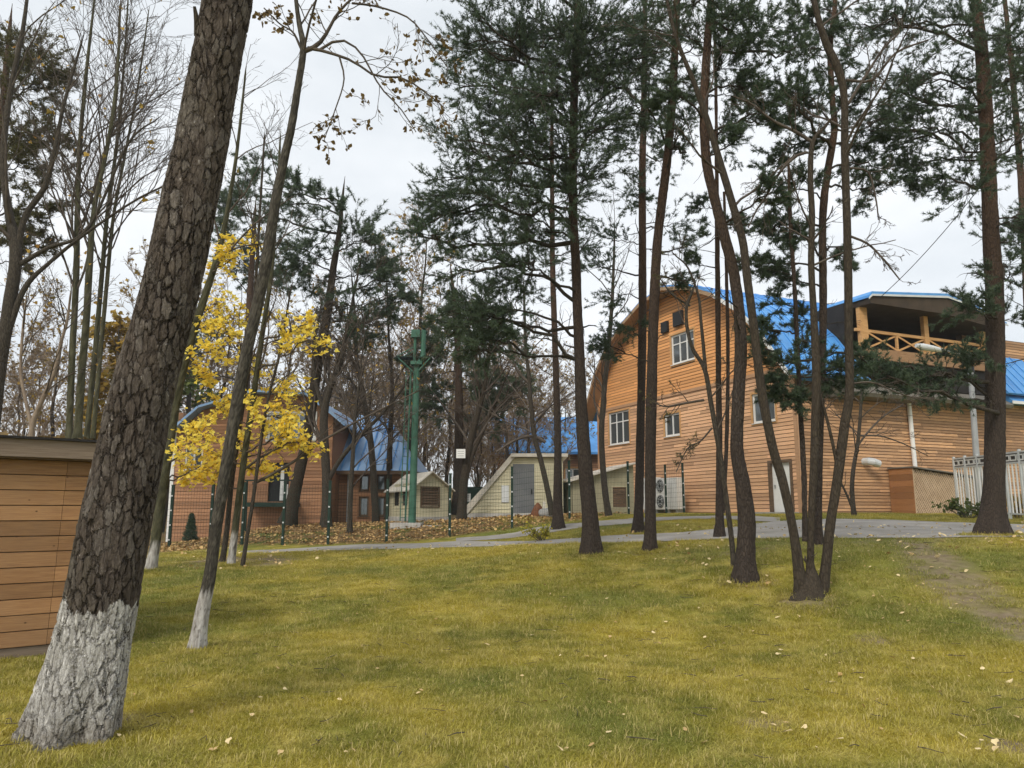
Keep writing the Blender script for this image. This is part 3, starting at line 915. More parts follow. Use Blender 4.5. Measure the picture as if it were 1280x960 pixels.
# loggia under its own blue roof, set into the arch
log = Wall(CORNER + DF * .12, DS, -DF)
lg = thing_part('loggia', log.q(7, 6.4), hall)
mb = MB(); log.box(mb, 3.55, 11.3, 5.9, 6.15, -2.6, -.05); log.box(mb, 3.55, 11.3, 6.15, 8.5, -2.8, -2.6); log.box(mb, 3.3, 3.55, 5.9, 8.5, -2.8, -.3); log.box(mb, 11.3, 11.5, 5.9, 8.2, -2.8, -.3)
log.box(mb, 1.7, 11.5, 5.1, 6.15, -.5, -.03); mb.build('back_wall_shade_fill', M_DARK, lg)  # loggia shade put in as near-black, with an added filler below the floor
mb = MB(); log.box(mb, 3.4, 11.5, 6.16, 6.62, -.12, .1); mb.build('floor_beam', M_SIDING_RIGHT, lg)
mb = MB(); log.box(mb, 3.5, 11.4, 7.28, 7.40, -.05, .05); mb.build('rail', M_BEAM, lg)
for v, w_ in ((3.95, .42), (7.6, .26), (11.3, .25)):
    mb = MB(); log.box(mb, v - w_ / 2, v + w_ / 2, 6.62, 8.35, -.1, .08); mb.build('post', M_BEAM, lg)
bays = [(4.16, 5.8), (5.86, 7.47), (7.73, 9.4), (9.46, 11.17)]
for k, (a, b_) in enumerate(bays):
    mb = MB()
    log.board(mb, (a, 6.64), (b_, 7.27), .075, -.02, .018)
    log.board(mb, (a, 7.27), (b_, 6.64), .075, .0185, .05)
    mb.build('cross_brace', M_BEAM, lg)
    if k in (0, 2):
        mb = MB(); log.box(mb, b_ - .02, b_ + .08, 6.62, 7.28, -.04, .045); mb.build('baluster', M_BEAM, lg)
ro = [(3.6, 8.62), (3.75, 8.78), (8.2, 9.2), (9.6, 8.98), (11.9, 8.3), (11.9, 8.2), (9.6, 8.86), (8.2, 9.08), (3.75, 8.66), (3.6, 8.52)]
mb = MB(); mb.prism([log.q(a, b_, .75) for a, b_ in ro], DF * 4.5); mb.build('roof', M_BLUE, lg)
mb = MB(); mb.prism([log.q(a, b_, .775) for a, b_ in [(3.55, 8.5), (3.75, 8.67), (8.2, 9.09), (9.6, 8.87), (11.95, 8.2), (11.95, 8.13), (9.6, 8.79), (8.2, 9.0), (3.75, 8.59), (3.55, 8.43)]], DF * .024); mb.build('fascia', M_WHITEGREY, lg)
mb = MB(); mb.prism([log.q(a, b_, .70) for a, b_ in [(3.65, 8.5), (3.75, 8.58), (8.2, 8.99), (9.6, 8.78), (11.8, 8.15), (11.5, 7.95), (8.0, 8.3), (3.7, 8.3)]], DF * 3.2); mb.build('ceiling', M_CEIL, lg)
# closed wooden box with a lattice front at the foot of the side wall
ramp = thing('lattice_enclosure', sid.q(6.4, -.1, .6), 'low wooden enclosure with diagonal lattice front against the larch wall', 'enclosure')
PB = 1.15
e0, e1, zt0, zt1 = 4.55, 8.55, 1.68, 1.32
endw = Wall(sid.q(e0, 0, .07), -DF, -DS)
mb = MB()
n_b = 8
for k in range(n_b):
    z0 = -.2 + k * (zt0 + .2) / n_b
    pm = MB(); endw.box(pm, 0, PB - .07, z0 + .004, z0 + (zt0 + .2) / n_b - .004, 0, .025)
    pm.build('board', M_ENCLOSURE, ramp, var=rng.random())
mb = MB(); mb.prism([sid.q(e0 - .08, zt0 + .01, .07), sid.q(e0 - .08, zt0 + .06, .07), sid.q(e1 + .1, zt1 + .06, .07), sid.q(e1 + .1, zt1 + .01, .07)], -DF * (PB + .05)); mb.build('roof', M_TIN, ramp)
mb = MB(); sid.box(mb, e0 + .02, e1, -.2, 1.3, .2, PB - .1); mb.build('back_panel', M_DARKWOOD, ramp)
lat = MB()
def ztop(v): return zt0 + (zt1 - zt0) * (v - e0) / (e1 - e0) - .02
mid = e0 + 2.75
for sgn, a0, a1 in ((1, e0, mid), (-1, mid, e1)):
    s_ = a0 - 2.2
    while s_ < a1 + 2.2:
        seg = []
        for t in np.linspace(0, 2.2, 60):
            v = s_ + t * .9 if sgn > 0 else s_ - t * .9 + 2.2
            z = -.12 + t
            if a0 + .02 <= v <= a1 - .02 and z <= ztop(v): seg.append((v, z))
        if len(seg) > 3: sid.board(lat, seg[0], seg[-1], .05, PB - .03, PB - .012)
        s_ += .115
lat.build('lattice_strips', M_LATTICE, ramp, kind='stuff')
lat2 = MB()
for sgn, a0, a1 in ((-1, e0, mid), (1, mid, e1)):
    s_ = a0 - 2.2
    while s_ < a1 + 2.2:
        seg = []
        for t in np.linspace(0, 2.2, 60):
            v = s_ + t * .9 if sgn > 0 else s_ - t * .9 + 2.2
            z = -.12 + t
            if a0 + .02 <= v <= a1 - .02 and z <= ztop(v): seg.append((v, z))
        if len(seg) > 3: sid.board(lat2, seg[0], seg[-1], .03, PB - .055, PB - .035)
        s_ += .2
lat2.build('lattice_strips', M_LATTICE, ramp, kind='stuff')
for v in (e0 + .03, mid, e1 - .03):
    mb = MB(); sid.box(mb, v - .03, v + .03, -.2, ztop(v), PB - .06, PB); mb.build('post', M_LATTICE, ramp)

# ---- air conditioners against the gable end
def fan_unit(u0, w_, h_, out, label, fans):
    t = thing('air_conditioner', fac.q(u0 + w_ / 2, -.02, out), label, 'air conditioner', 'outdoor air conditioner units')
    mb = MB(); fac.box(mb, u0, u0 + w_, .12, .12 + h_, out, out + .42); mb.build('casing', M_WHITE, t)
    for x in (u0 + .08, u0 + w_ - .14):
        mb = MB(); fac.box(mb, x, x + .06, -.1, .12, out, out + .4); mb.build('foot', M_GREYMETAL, t)
    wl_ = Wall(fac.q(0, 0, out + .42), fac.u, fac.n)
    for k in range(fans):
        c = (u0 + w_ / 2, .12 + h_ * (k + .5) / fans)
        r_ = min(w_ * .42, h_ / fans * .42)
        ring = [wl_.q(c[0] + r_ * math.cos(a), c[1] + r_ * math.sin(a), .004) for a in np.linspace(0, 2 * np.pi, 24, endpoint=False)]
        fb = MB(); fb.prism(ring, wl_.n * .012); f_ = fb.build('fan_opening', M_BLACK, t)
        gb = MB()
        for q_ in (.35, .62, .9):
            gb.tube([wl_.q(c[0] + r_ * q_ * math.cos(a), c[1] + r_ * q_ * math.sin(a), .028) for a in np.linspace(0, 2 * np.pi, 20)], .009, 5)
        for a in np.linspace(0, 2 * np.pi, 8, endpoint=False):
            gb.bar(c3(wl_, c, .1, a), c3(wl_, c, r_ * .95, a), .012)
        gb.build('grille', M_WHITEGREY, f_)
    return t
def c3(w_, c, r_, a): return w_.q(c[0] + r_ * math.cos(a), c[1] + r_ * math.sin(a), .03)
fan_unit(8.55, 1.0, 1.5, .35, 'plain white air conditioner box beside the twin fan unit', 0)
fan_unit(7.35, .95, 1.42, .5, 'white twin fan air conditioner standing at the larch gable wall', 2)
fan_unit(6.25, .8, 1.4, .7, 'white cabinet unit turned side on at the end of the air conditioners', 0)

# ---- far wing with a blue roof, seen past the end of the big building
far = thing('far_blue_roof_house', at(700, 640, 52), 'far wooden house whose blue roof shows between the central pine trunks', 'building')
fw = Wall(at(640, 640, 52), np.array([1., 0, 0]), np.array([0, -1., 0])); fw.O[2] = 1.2
V, F, A = siding(fw, [(-1, -.5), (-1, 4.4), (6.5, 4.4), (6.5, -.5)], [(3.6, 4.6, 2.2, 3.3)], .16, .02, 4, 31)
part('siding', V, F, M_SIDING_FAR, far, kind='stuff', attrs={'var': A})
mb = MB(); wall_core(fw, mb, [(-1, -.5), (-1, 4.4), (6.5, 4.4), (6.5, -.5)], [(3.6, 4.6, 2.2, 3.3)]); mb.build('wall', M_DARKWOOD, far)
window(fw, far, 3.6, 4.6, 2.2, 3.3)
mb = MB(); mb.prism([fw.q(-1.5, 4.2, .7), fw.q(-1.5, 4.36, .7), fw.q(-1.5, 7.2, -3.4), fw.q(-1.5, 7.0, -3.4)], (8.3, 0, 0)); mb.build('roof', M_BLUE, far)

# ---- wooden building on the left, behind the fence
LB = thing('brown_clapboard_building', at(300, 675, 34), 'brown clapboard building with blue roof behind the yellow maple', 'building')
lw = Wall(at(212, 640, 34), np.array([1., 0, 0]), np.array([0, -1., 0])); lw.O[2] = .2
U1 = 7.0
gp = [(0, -.4), (0, 4.8), (1.2, 5.9), (3.5, 6.6), (5.8, 6.5), (U1, 5.6), (U1, -.4)]
def lpx(px, py): return on_plane(px, py, lw.O, lw.u)
lh = [(4.1, 6.2, 4.55, 5.75), (4.25, 5.15, 1.85, 3.55), (.5, 1.3, 3.2, 4.2)]
V, F, A = siding(lw, gp, lh, .15, .02, 4, 21)
part('siding', V, F, M_SIDING_FAR, LB, kind='stuff', attrs={'var': A})
mb = MB(); wall_core(lw, mb, gp, lh); mb.box(lw.q(0, -.4, -.22), (.2, 0, 0), (0, 8, 0), (0, 0, 6.2)); mb.box(lw.q(U1 - .2, -.4, -.22), (.2, 0, 0), (0, 8, 0), (0, 0, 6.2)); mb.build('wall', M_SIDING_FAR, LB)
window(lw, LB, *lh[0], cols=3, transom=.6, trim=M_WHITE, tw=.07)
window(lw, LB, *lh[2], cols=2, trim=M_BEAM)
mb = MB(); lw.box(mb, -.06, .08, -.4, 5.9, .021, .05); mb.build('corner_board', M_WHITE, LB)
dr = thing_part('door', lw.q(4.7, 1.85), LB)
mb = MB(); lw.box(mb, 4.25, 5.15, 1.85, 3.55, -.14, -.1); mb.build('door_leaf', M_BLACK, dr)
mb = MB(); lw.box(mb, 4.75, 4.9, 1.9, 3.4, -.099, -.07); lw.box(mb, 4.95, 5.1, 1.9, 2.6, -.099, -.07); mb.build('glazing_bar', M_WHITE, dr)
pc = thing_part('porch', lw.q(4.7, 1.7, .5), LB)
mb = MB(); lw.box(mb, 3.6, 5.7, 1.62, 1.8, .06, 1.2); mb.build('deck', M_GREENPOST, pc)
for v in (3.7, 5.6):
    mb = MB(); lw.box(mb, v - .05, v + .05, -.4, 1.62, 1.05, 1.15); mb.build('post', M_GREENPOST, pc)
    mb = MB(); lw.box(mb, v - .03, v + .03, 1.8, 2.75, 1.08, 1.14); mb.build('baluster', M_GREENPOST, pc)
mb = MB(); lw.box(mb, 3.6, 5.7, 2.7, 2.76, 1.07, 1.15); mb.build('handrail', M_GREENPOST, pc)
rp = [(-.6, 4.3)] + gp[1:-1] + [(U1 + .6, 5.1)]
for i in range(len(rp) - 1):
    a, b_ = np.array(rp[i]), np.array(rp[i + 1]); nn = np.array([-(b_ - a)[1], (b_ - a)[0]]); nn /= np.linalg.norm(nn)
    mb = MB(); mb.prism([lw.q(*(a + nn * .02), .6), lw.q(*(b_ + nn * .02), .6), lw.q(*(b_ + nn * .12), .6), lw.q(*(a + nn * .12), .6)], (0, 9, 0)); mb.build('roof_sheet', M_BLUE_PALE, LB)
# its lower wing on the right with a hipped blue roof
wg = Wall(lw.q(U1, 0, -1.6), np.array([1., 0, 0]), np.array([0, -1., 0]))
WU = 3.1
wh = [(.95, 1.4, 1.2, 2.1), (1.7, 2.15, 1.2, 2.1), (.95, 1.4, 2.35, 3.1), (1.7, 2.15, 2.35, 3.1)]
V, F, A = siding(wg, [(0, -.4), (0, 3.4), (WU, 3.4), (WU, -.4)], wh, .15, .02, 4, 22)
part('siding', V, F, M_SIDING_FAR, LB, kind='stuff', attrs={'var': A})
mb = MB(); wall_core(wg, mb, [(0, -.4), (0, 3.4), (WU, 3.4), (WU, -.4)], wh); mb.box(wg.q(WU - .2, -.4, -.22), (.2, 0, 0), (0, 6, 0), (0, 0, 3.8)); mb.build('wall', M_DARKWOOD, LB)
for h_ in wh: window(wg, LB, *h_, cols=1, trim=M_SIDING_FAR, frame=M_DARKWOOD)
mb = MB(); mb.tube([wg.q(.45, 3.3, .1), wg.q(.45, 0, .1)], .05, 8); mb.build('downpipe', M_WHITEGREY, LB)
mb = MB()
rv = [wg.q(-.01, 3.25, .7), wg.q(WU + .5, 3.25, .7), wg.q(WU + .5, 3.25, -7), wg.q(-.01, 6.3, -3.2), wg.q(WU - 1.4, 6.1, -3.2), wg.q(-.01, 3.25, -7)]
mb.add(rv, [(0, 1, 4, 3), (1, 2, 4), (2, 5, 3, 4), (0, 3, 5), (0, 5, 2, 1)])
wr = mb.build('wing_roof', M_BLUE_PALE, LB)
sm = MB()
for k in range(9):
    x = .2 + k * .38
    tt = 1 if x < WU - 1.4 else max(.05, 1 - (x - WU + 1.4) / 1.95)
    a, b_ = wg.q(x, 3.27, .69), wg.q(x, 3.27 + (6.2 - 3.25) * tt, .69 - 3.9 * tt)
    sm.bar(a, b_, .05, .05)
sm.build('seam', M_BLUE, wr, kind='stuff')
mb = MB(); wg.box(mb, .0, WU + .55, 3.08, 3.24, .68, .72); mb.build('eave_board', M_DARKWOOD, LB)

# ---- plank shed in the left foreground
s0, s1 = at(0, 797, 8.9), at(150, 786, 9.7)
du = np.array([s1[0] - s0[0], s1[1] - s0[1], 0]); du /= np.linalg.norm(du)
sh = Wall([s0[0], s0[1], -.02], du, np.array([du[1], -du[0], 0]))
shed = thing('plank_shed', sh.q(-.5, .0), 'low timber plank shed with flat roof at the edge of the lawn', 'shed')
u_r = sh.px(150, 700)[0]
NB = 12
bh = (2.22 - .12) / NB
for k in range(NB):
    mb = MB()
    z0, z1 = .12 + k * bh, .12 + (k + 1) * bh
    cuts = [-4.0, sh.px(72, 650)[0] + .004 * k, u_r]
    for ca_, cb_ in zip(cuts, cuts[1:]):
        mb = MB()
        mb.prism([sh.q(ca_ + .002, z0 + .005, 0), sh.q(ca_ + .002, z0 + .005, .031 + .004 * rng.random()), sh.q(ca_ + .002, z0 + .008, .036), sh.q(ca_ + .002, z1 - .008, .031), sh.q(ca_ + .002, z1 - .004, .026), sh.q(ca_ + .002, z1 - .004, 0)], du * (cb_ - ca_ - .004))
        mb.build('plank', M_SHED, shed, var=rng.random())
mb = MB(); sh.box(mb, -4, u_r - .05, .1, 2.25, -.08, -.002); mb.build('wall', M_DARKWOOD, shed)
mb = MB()
back = -np.array(sh.n) * 2.2
for k in range(11):
    pm = MB(); ew = Wall(sh.q(u_r, 0, 0), -sh.n, du)
    ew.box(pm, .0, 2.2, .12 + k * .19 + .003, .12 + (k + 1) * .19 - .003, -.03, 0); pm.build('plank', M_SHED, shed, var=rng.random())
mb = MB(); sh.box(mb, -4, u_r + .02, -.25, .115, -.15, .015); mb.build('base_beam', M_FASCIA, shed)
mb = MB(); sh.box(mb, -4.2, u_r + .28, 2.24, 2.44, .18, .23); mb.build('fascia', M_FASCIA, shed)
mb = MB(); sh.box(mb, -4.2, u_r + .26, 2.22, 2.26, -2.4, .178); mb.build('soffit', M_DARKWOOD, shed)
mb = MB(); mb.prism([sh.q(-4.25, 2.442, .27), sh.q(-4.25, 2.47, .27), sh.q(-4.25, 2.58, -2.5), sh.q(-4.25, 2.45, -2.5)], du * (u_r + 4.58)); mb.build('roof_felt', M_DARK, shed)
lf = MB()
V, F, A = scatter(MAPLE_V, MAPLE_F, np.array([sh.q(u, 2.49 + .03 * r_, .2 - r_) for u, r_ in zip(rng.uniform(-1.0, u_r, 46), rng.uniform(0, .8, 46) ** 2)]), rng.normal(size=(46, 3)) * .4 + [0, 0, 1], rng.uniform(.05, .10, 46))
o = part('leaves_on_roof', V, F, M_BROWNLEAF, kind='stuff', attrs={'var': A})
o['label'] = 'dry brown leaves caught along the shed roof edge'; o['category'] = 'leaves'

# ---- small cream hut with a gable, behind the fence
def hut(name, label, c, wdir, W_, L_, He, Hr, wallmat, roofmat, overh=.22):
    wd = np.array([math.cos(wdir), math.sin(wdir), 0]); ld = np.array([-wd[1], wd[0], 0])   # front width, depth (away)
    t = thing(name, c, label, 'hut')
    fr = Wall(c, wd, -ld)
    poly = [(0, 0), (0, He), (W_ / 2, Hr), (W_, He), (W_, 0)]
    V, F, A = siding(fr, [(a, b_) for a, b_ in poly], [(W_ * .25, W_ * .72, .42, 1.15)], .11, .012, 9, 41, gap=.008)
    part('siding', V, F, wallmat, t, kind='stuff', attrs={'var': A})
    mb = MB(); wall_core(fr, mb, poly, [(W_ * .25, W_ * .72, .42, 1.15)], .08); mb.box(fr.q(W_ - .08, 0, -.08), wd * .08, ld * (L_ - .08), (0, 0, He)); mb.box(fr.q(0, 0, -L_), wd * W_, ld * .05, (0, 0, He)); mb.build('wall', wallmat, t, attrs=None)
    sd_ = Wall(fr.q(0, 0, -L_), -ld, -wd)
    so = [(L_ * .2, L_ * .42, .45, 1.35), (L_ * .58, L_ * .8, .45, 1.35)]
    V, F, A = siding(sd_, [(0, 0), (0, He), (L_, He), (L_, 0)], so, .11, .012, 9, 42)
    part('siding', V, F, wallmat, t, kind='stuff', attrs={'var': A})
    mb = MB(); wall_core(sd_, mb, [(0, 0), (0, He), (L_, He), (L_, 0)], so, .06); mb.build('wall', wallmat, t)
    mb = MB()
    for a in so: sd_.box(mb, *a, -.05, -.03)
    mb.build('side_opening', M_DARK, t)
    ow = (W_ * .25, W_ * .72, .42, 1.15)
    for k in range(7):
        pm = MB(); zz = ow[2] + k * (ow[3] - ow[2]) / 7
        pm.prism([fr.q(ow[0], zz, -.01), fr.q(ow[0], zz + .015, .0), fr.q(ow[0], zz + .1, -.04), fr.q(ow[0], zz + .09, -.05)], wd * (ow[1] - ow[0])); pm.build('shutter_slat', M_DARKWOOD, t)
    mb = MB()
    for a in ((ow[0] - .06, ow[0], ow[2] - .06, ow[3] + .06), (ow[1], ow[1] + .06, ow[2] - .06, ow[3] + .06), (ow[0], ow[1], ow[3], ow[3] + .06), (ow[0], ow[1], ow[2] - .06, ow[2])): fr.box(mb, *a, .0, .035)
    mb.build('window_frame', M_DARKWOOD, t)
    sl = (Hr - He) / (W_ / 2)
    for sg in (0, 1):
        a = np.array([W_ / 2, Hr + .02]); b_ = np.array([-overh, He - sl * overh + .02]) if sg == 0 else np.array([W_ + overh, He - sl * overh + .02])
        mb = MB(); mb.prism([fr.q(*a, overh), fr.q(*b_, overh), fr.q(b_[0], b_[1] + .05, overh), fr.q(a[0], a[1] + .05, overh)], ld * (L_ + 2 * overh)); mb.build('roof', roofmat, t)
    mb = MB(); mb.box(fr.q(-.1, -.25, .1), wd * (W_ + .2), ld * (L_ + .2), (0, 0, .25)); mb.build('base', M_CONCRETE, t)
    return t
hc = at(515, 646, 31.0)
hut('small_gable_hut', 'small cream gabled hut with a shuttered window next to the green pole', hc, math.radians(28), 1.55, 2.7, 1.15, 1.75, M_CREAM, M_ROOFPALE)
# ---- cream hut with a slanted end and grey door
tw = Wall(at(583, 640, 32.5), np.array([1., 0, 0]), np.array([0, -1., 0])); tw.O[2] = 1.45
def tp(px, py): return on_plane(px, py, tw.O, tw.u)
th_ = thing('slant_sided_hut', tw.q(2, 0), 'cream clapboard hut with one slanted end and a grey steel door', 'hut')
poly = [(0., .1), (1.95, tp(640, 572)[1]), (4.05, tp(640, 572)[1]), (4.05, -.3), (0., -.3)]
ZT = poly[1][1]
dh = (tp(641, 600)[0], tp(668, 600)[0], .1, tp(650, 580)[1])
V, F, A = siding(tw, poly, [dh], .14, .016, 9, 51)
part('siding', V, F, M_CREAM, th_, kind='stuff', attrs={'var': A})
mb = MB(); wall_core(tw, mb, poly, [dh], .1); mb.box(tw.q(3.95, -.3, -.1), (.1, 0, 0), (0, 2.6, 0), (0, 0, ZT + .3)); mb.build('wall', M_CREAM, th_)
mb = MB(); tw.board(mb, (-.15, .0), (1.95, ZT + .08), .2, .02, .10); mb.build('slanted_beam', M_ROOFPALE, th_)
mb = MB(); tw.box(mb, 1.85, 4.25, ZT + .02, ZT + .16, -2.8, .25); mb.build('roof', M_ROOFPALE, th_)
mb = MB(); mb.prism([tw.q(-.1, .12, .015), tw.q(-.2, .2, .015), tw.q(1.9, ZT + .1, .015), tw.q(1.97, ZT + .02, .015)], (0, 2.6, 0)); mb.build('slanted_roof', M_ROOFPALE, th_)
d2 = thing_part('door', tw.q(dh[0], .1), th_)
mb = MB(); tw.box(mb, dh[0], dh[1], .1, dh[3], -.05, -.01); mb.build('door_leaf', M_DOORGREY, d2)
mb = MB(); tw.box(mb, dh[1] - .14, dh[1] - .10, .9, 1.1, -.009, .03); mb.build('handle', M_BLACK, d2)
mb = MB(); mb_u = tp(627, 611); tw.box(mb, mb_u[0], mb_u[0] + .3, .55, 1.25, .02, .05); mb.build('meter_plate', M_WHITEGREY, th_)
mb = MB(); tw.box(mb, -.05, 4.1, -.5, .095, -.05, .05); mb.build('base', M_CONCRETE, th_)
# ---- beige lean-to shed beside the big building
bw = Wall(at(716, 640, 32.5), np.array([.97, .24, 0]), np.array([.24, -.97, 0])); bw.O[2] = 1.5
ls = thing('lean_to_shed', bw.q(1.2, 0), 'beige vertical-board lean-to shed with sloping roof by the larch gable', 'shed')
bwid, zA, zB = 2.75, 1.38, 2.12
wo = (1.78, 2.4, .3, 1.15)
x = 0.
k = 0
while x < bwid - .05:
    x2 = min(x + .145, bwid)
    pieces = [(-.4, None)]
    if x2 > wo[0] and x < wo[1]: pieces = [(-.4, wo[2]), (wo[3], None)]
    for (za, zb) in pieces:
        ta, tb = zA + (zB - zA) * x / bwid, zA + (zB - zA) * x2 / bwid
        pm = MB()
        pm.prism([bw.q(x + .004, za), bw.q(x2 - .004, za), bw.q(x2 - .004, tb if zb is None else zb), bw.q(x + .004, ta if zb is None else zb)], bw.n * (.02 + .006 * (k % 2)))
        pm.build('board', M_OLIVEWALL, ls)
    x = x2; k += 1
mb = MB(); wall_core(bw, mb, [(0, -.4), (0, zA), (bwid, zB), (bwid, -.4)], [wo], .08); mb.build('wall', M_DARKWOOD, ls)
lw2 = Wall(bw.q(0, 0, -2.5), bw.n, -bw.u)
mb = MB(); lw2.box(mb, 0, 2.5, -.4, zA, -.06, 0); mb.build('end_wall', M_OLIVEWALL, ls)
for k in range(8):
    pm = MB(); zz = wo[2] + k * .105; pm.prism([bw.q(wo[0], zz, -.01), bw.q(wo[0], zz + .015, 0), bw.q(wo[0], zz + .1, -.035), bw.q(wo[0], zz + .09, -.045)], bw.u * (wo[1] - wo[0])); pm.build('shutter_slat', M_DARKWOOD, ls)
mb = MB()
for a in ((wo[0] - .05, wo[0], wo[2] - .05, wo[3] + .05), (wo[1], wo[1] + .05, wo[2] - .05, wo[3] + .05), (wo[0], wo[1], wo[3], wo[3] + .05), (wo[0], wo[1], wo[2] - .05, wo[2])): bw.box(mb, *a, .026, .045)
mb.build('window_frame', M_CREAM, ls)
mb = MB(); mb.prism([bw.q(-.2, zA - .04, .3), bw.q(-.2, zA + .02, .3), bw.q(bwid + .1, zB + .09, .3), bw.q(bwid + .1, zB + .03, .3)], -bw.n * 3.0); mb.build('roof', M_ROOFPALE, ls)

# ------------------------------------------------------------------ fences, pole, lamp, small things
fence = thing('mesh_fence', at(483, 677, 26.2), 'dark green wire mesh fence with square posts along the path', 'fence')
feet = []
for px, py, d in POSTS:
    p_ = at(px, py, d); p_[2] = terrain(p_[0], p_[1]); feet.append(p_)
for k, p_ in enumerate(feet):
    pm = MB(); pm.cbox(p_ + [0, 0, .95], .085, .085, 2.3); o = pm.build('post', M_GREENPOST, fence)
    cm = MB(); cm.cbox(p_ + [0, 0, 2.115], .1, .1, .03); cm.build('cap', M_GREENPOST, o)
    bm_ = MB()
    for z in (.25, .75, 1.25, 1.75): bm_.cbox(p_ + [0, -.055, z], .05, .02, .05)
    bm_.build('bracket', M_WHITEGREY, o)
for a, b_ in zip(feet, feet[1:]):
    wm = MB()
    L_ = np.linalg.norm((b_ - a)[:2])
    for z in np.arange(.08, 2.0, .2): wm.bar(a + [0, 0, z], b_ + [0, 0, z], .006)
    for t in np.arange(.05, 1, .1 / L_ * 1.0):
        c = a + (b_ - a) * t; wm.bar(c + [0, 0, .05], c + [0, 0, 2.0], .005)
    wm.build('wire_panel', M_GREENPOST, fence, kind='stuff')
# white metal fence on the right
wf = thing('white_metal_fence', at(1240, 655, 25), 'white metal fence with panelled top band behind the rightmost pine', 'fence')
f0, f1 = at(1199, 648, 27.5), at(1330, 668, 20.5)
f0[2] = terrain(f0[0], f0[1]) + .05; f1[2] = terrain(f1[0], f1[1]) + .05
fd = unit(f1 - f0); FL = np.linalg.norm(f1 - f0)
nP = 7
for k in range(nP + 1):
    p_ = f0 + (f1 - f0) * k / nP
    pm = MB(); pm.cbox(p_ + [0, 0, .98], .07, .07, 2.05); pm.build('post', M_WHITEGREY, wf)
fn = np.array([fd[1], -fd[0], 0])
for z, h_ in ((.12, .05), (1.62, .05), (1.93, .05)):
    pm = MB(); pm.bar(f0 + [0, 0, z], f1 + [0, 0, z], .045, h_); pm.build('rail', M_WHITEGREY, wf)
nb = int(FL / .24)
for k in range(nb):
    p_ = f0 + fd * (k + .5) * FL / nb
    pm = MB(); pm.cbox(p_ + [0, 0, .87], .035, .035, 1.46); pm.build('bar', M_WHITE, wf)
nq = 16
for k in range(nq):
    a, b_ = f0 + fd * (k + .1) * FL / nq, f0 + fd * (k + .9) * FL / nq
    pm = MB()
    for z in (1.70, 1.85): pm.bar(a + [0, 0, z], b_ + [0, 0, z], .03, .035)
    for c in (a, b_): pm.bar(c + [0, 0, 1.683], c + [0, 0, 1.867], .03, .03, upv=(1, 0, 0))
    pm.build('band_panel', M_WHITE, wf)
    pm = MB(); pm.bar(a + fd * .06 + [0, 0, 1.775], b_ - fd * .06 + [0, 0, 1.775], .008, .07); pm.build('band_inset', M_BLACK, wf)
pm = MB(); pm.bar(f0 + [0, 0, 1.775], f1 + [0, 0, 1.775], .004, .26); pm.build('band_backing', M_DOORGREY, wf)

# green lift pole on its concrete block
gp_ = at(515, 655, 29.5); gp_[2] = 1.15
pole = thing('green_lift_pole', gp_, 'tall green steel pole with a work platform near its top', 'pole')
ptop = at(521, 455, 29.5)
pm = MB(); pm.tube([gp_ + [0, 0, .05], gp_ + (ptop - gp_) * .5, ptop], [.145, .13, .12], 18); pm.build('shaft', M_GREENPOLE, pole)
pm = MB(); a0 = gp_ + np.array([-.25, -.05, .1]); a1 = ptop + np.array([-.22, -.05, -.3])
pm.tube([a0, a1], .035, 8)
pm.build('ladder_rail', M_GREENPOLE, pole)
pm = MB(); pm.tube([a0 + [-.18, -.1, 0], a1 + [-.16, -.1, 0]], .02, 6); pm.build('ladder_rail', M_GREENPOLE, pole)
for k in range(20):
    pm = MB(); c = a0 + (a1 - a0) * (k + .5) / 20; pm.bar(c, c + [-.17, -.1, 0], .02); pm.build('rung', M_GREENPOLE, pole)
pm = MB(); pm.cbox(ptop + [0, 0, .02], .44, .44, .14); pm.build('head', M_GREENPOLE, pole)
pm = MB()
pm.box(ptop + [-.78, -.3, .22], (.62, 0, 0), (0, .6, 0), (0, 0, .04)); pm.box(ptop + [.1, -.3, .2], (.5, 0, 0), (0, .6, 0), (0, 0, .04))
pm.build('platform', M_GREENPOST, pole)
pm = MB()
for s_ in (-1, 1):
    pm.bar(ptop + [-.76, s_ * .27, .24], ptop + [-.12, s_ * .27, .62], .035); pm.bar(ptop + [-.7, s_ * .27, .2], ptop + [-.1, s_ * .2, -.35], .04); pm.bar(ptop + [.55, s_ * .27, .2], ptop + [.1, s_ * .2, -.3], .04)
pm.build('brace', M_GREENPOLE, pole)
pm = MB(); pm.tube([ptop + [-.1, 0, .05], ptop + [-.08, 0, 1.05]], .06, 10); pm.cbox(ptop + [-.06, 0, 1.2], .34, .3, .3); pm.build('sheave_box', M_GREENPOLE, pole)
pm = MB(); pm.tube([ptop + [.12, 0, .05], ptop + [.24, 0, .35], ptop + [.25, 0, 1.35]], .1, 10); pm.build('upright', M_GREENPOLE, pole)
pm = MB(); pm.box(gp_ + [-.75, -.6, -.45], (1.15, 0, 0), (0, 1.2, 0), (0, 0, .5)); pm.build('footing', M_CONCRETE, pole)
pm = MB(); pm.box(gp_ + [.42, -.5, -.4], (.85, 0, 0), (0, 1.0, 0), (0, 0, .36)); pm.build('footing', M_CONCRETE, pole)

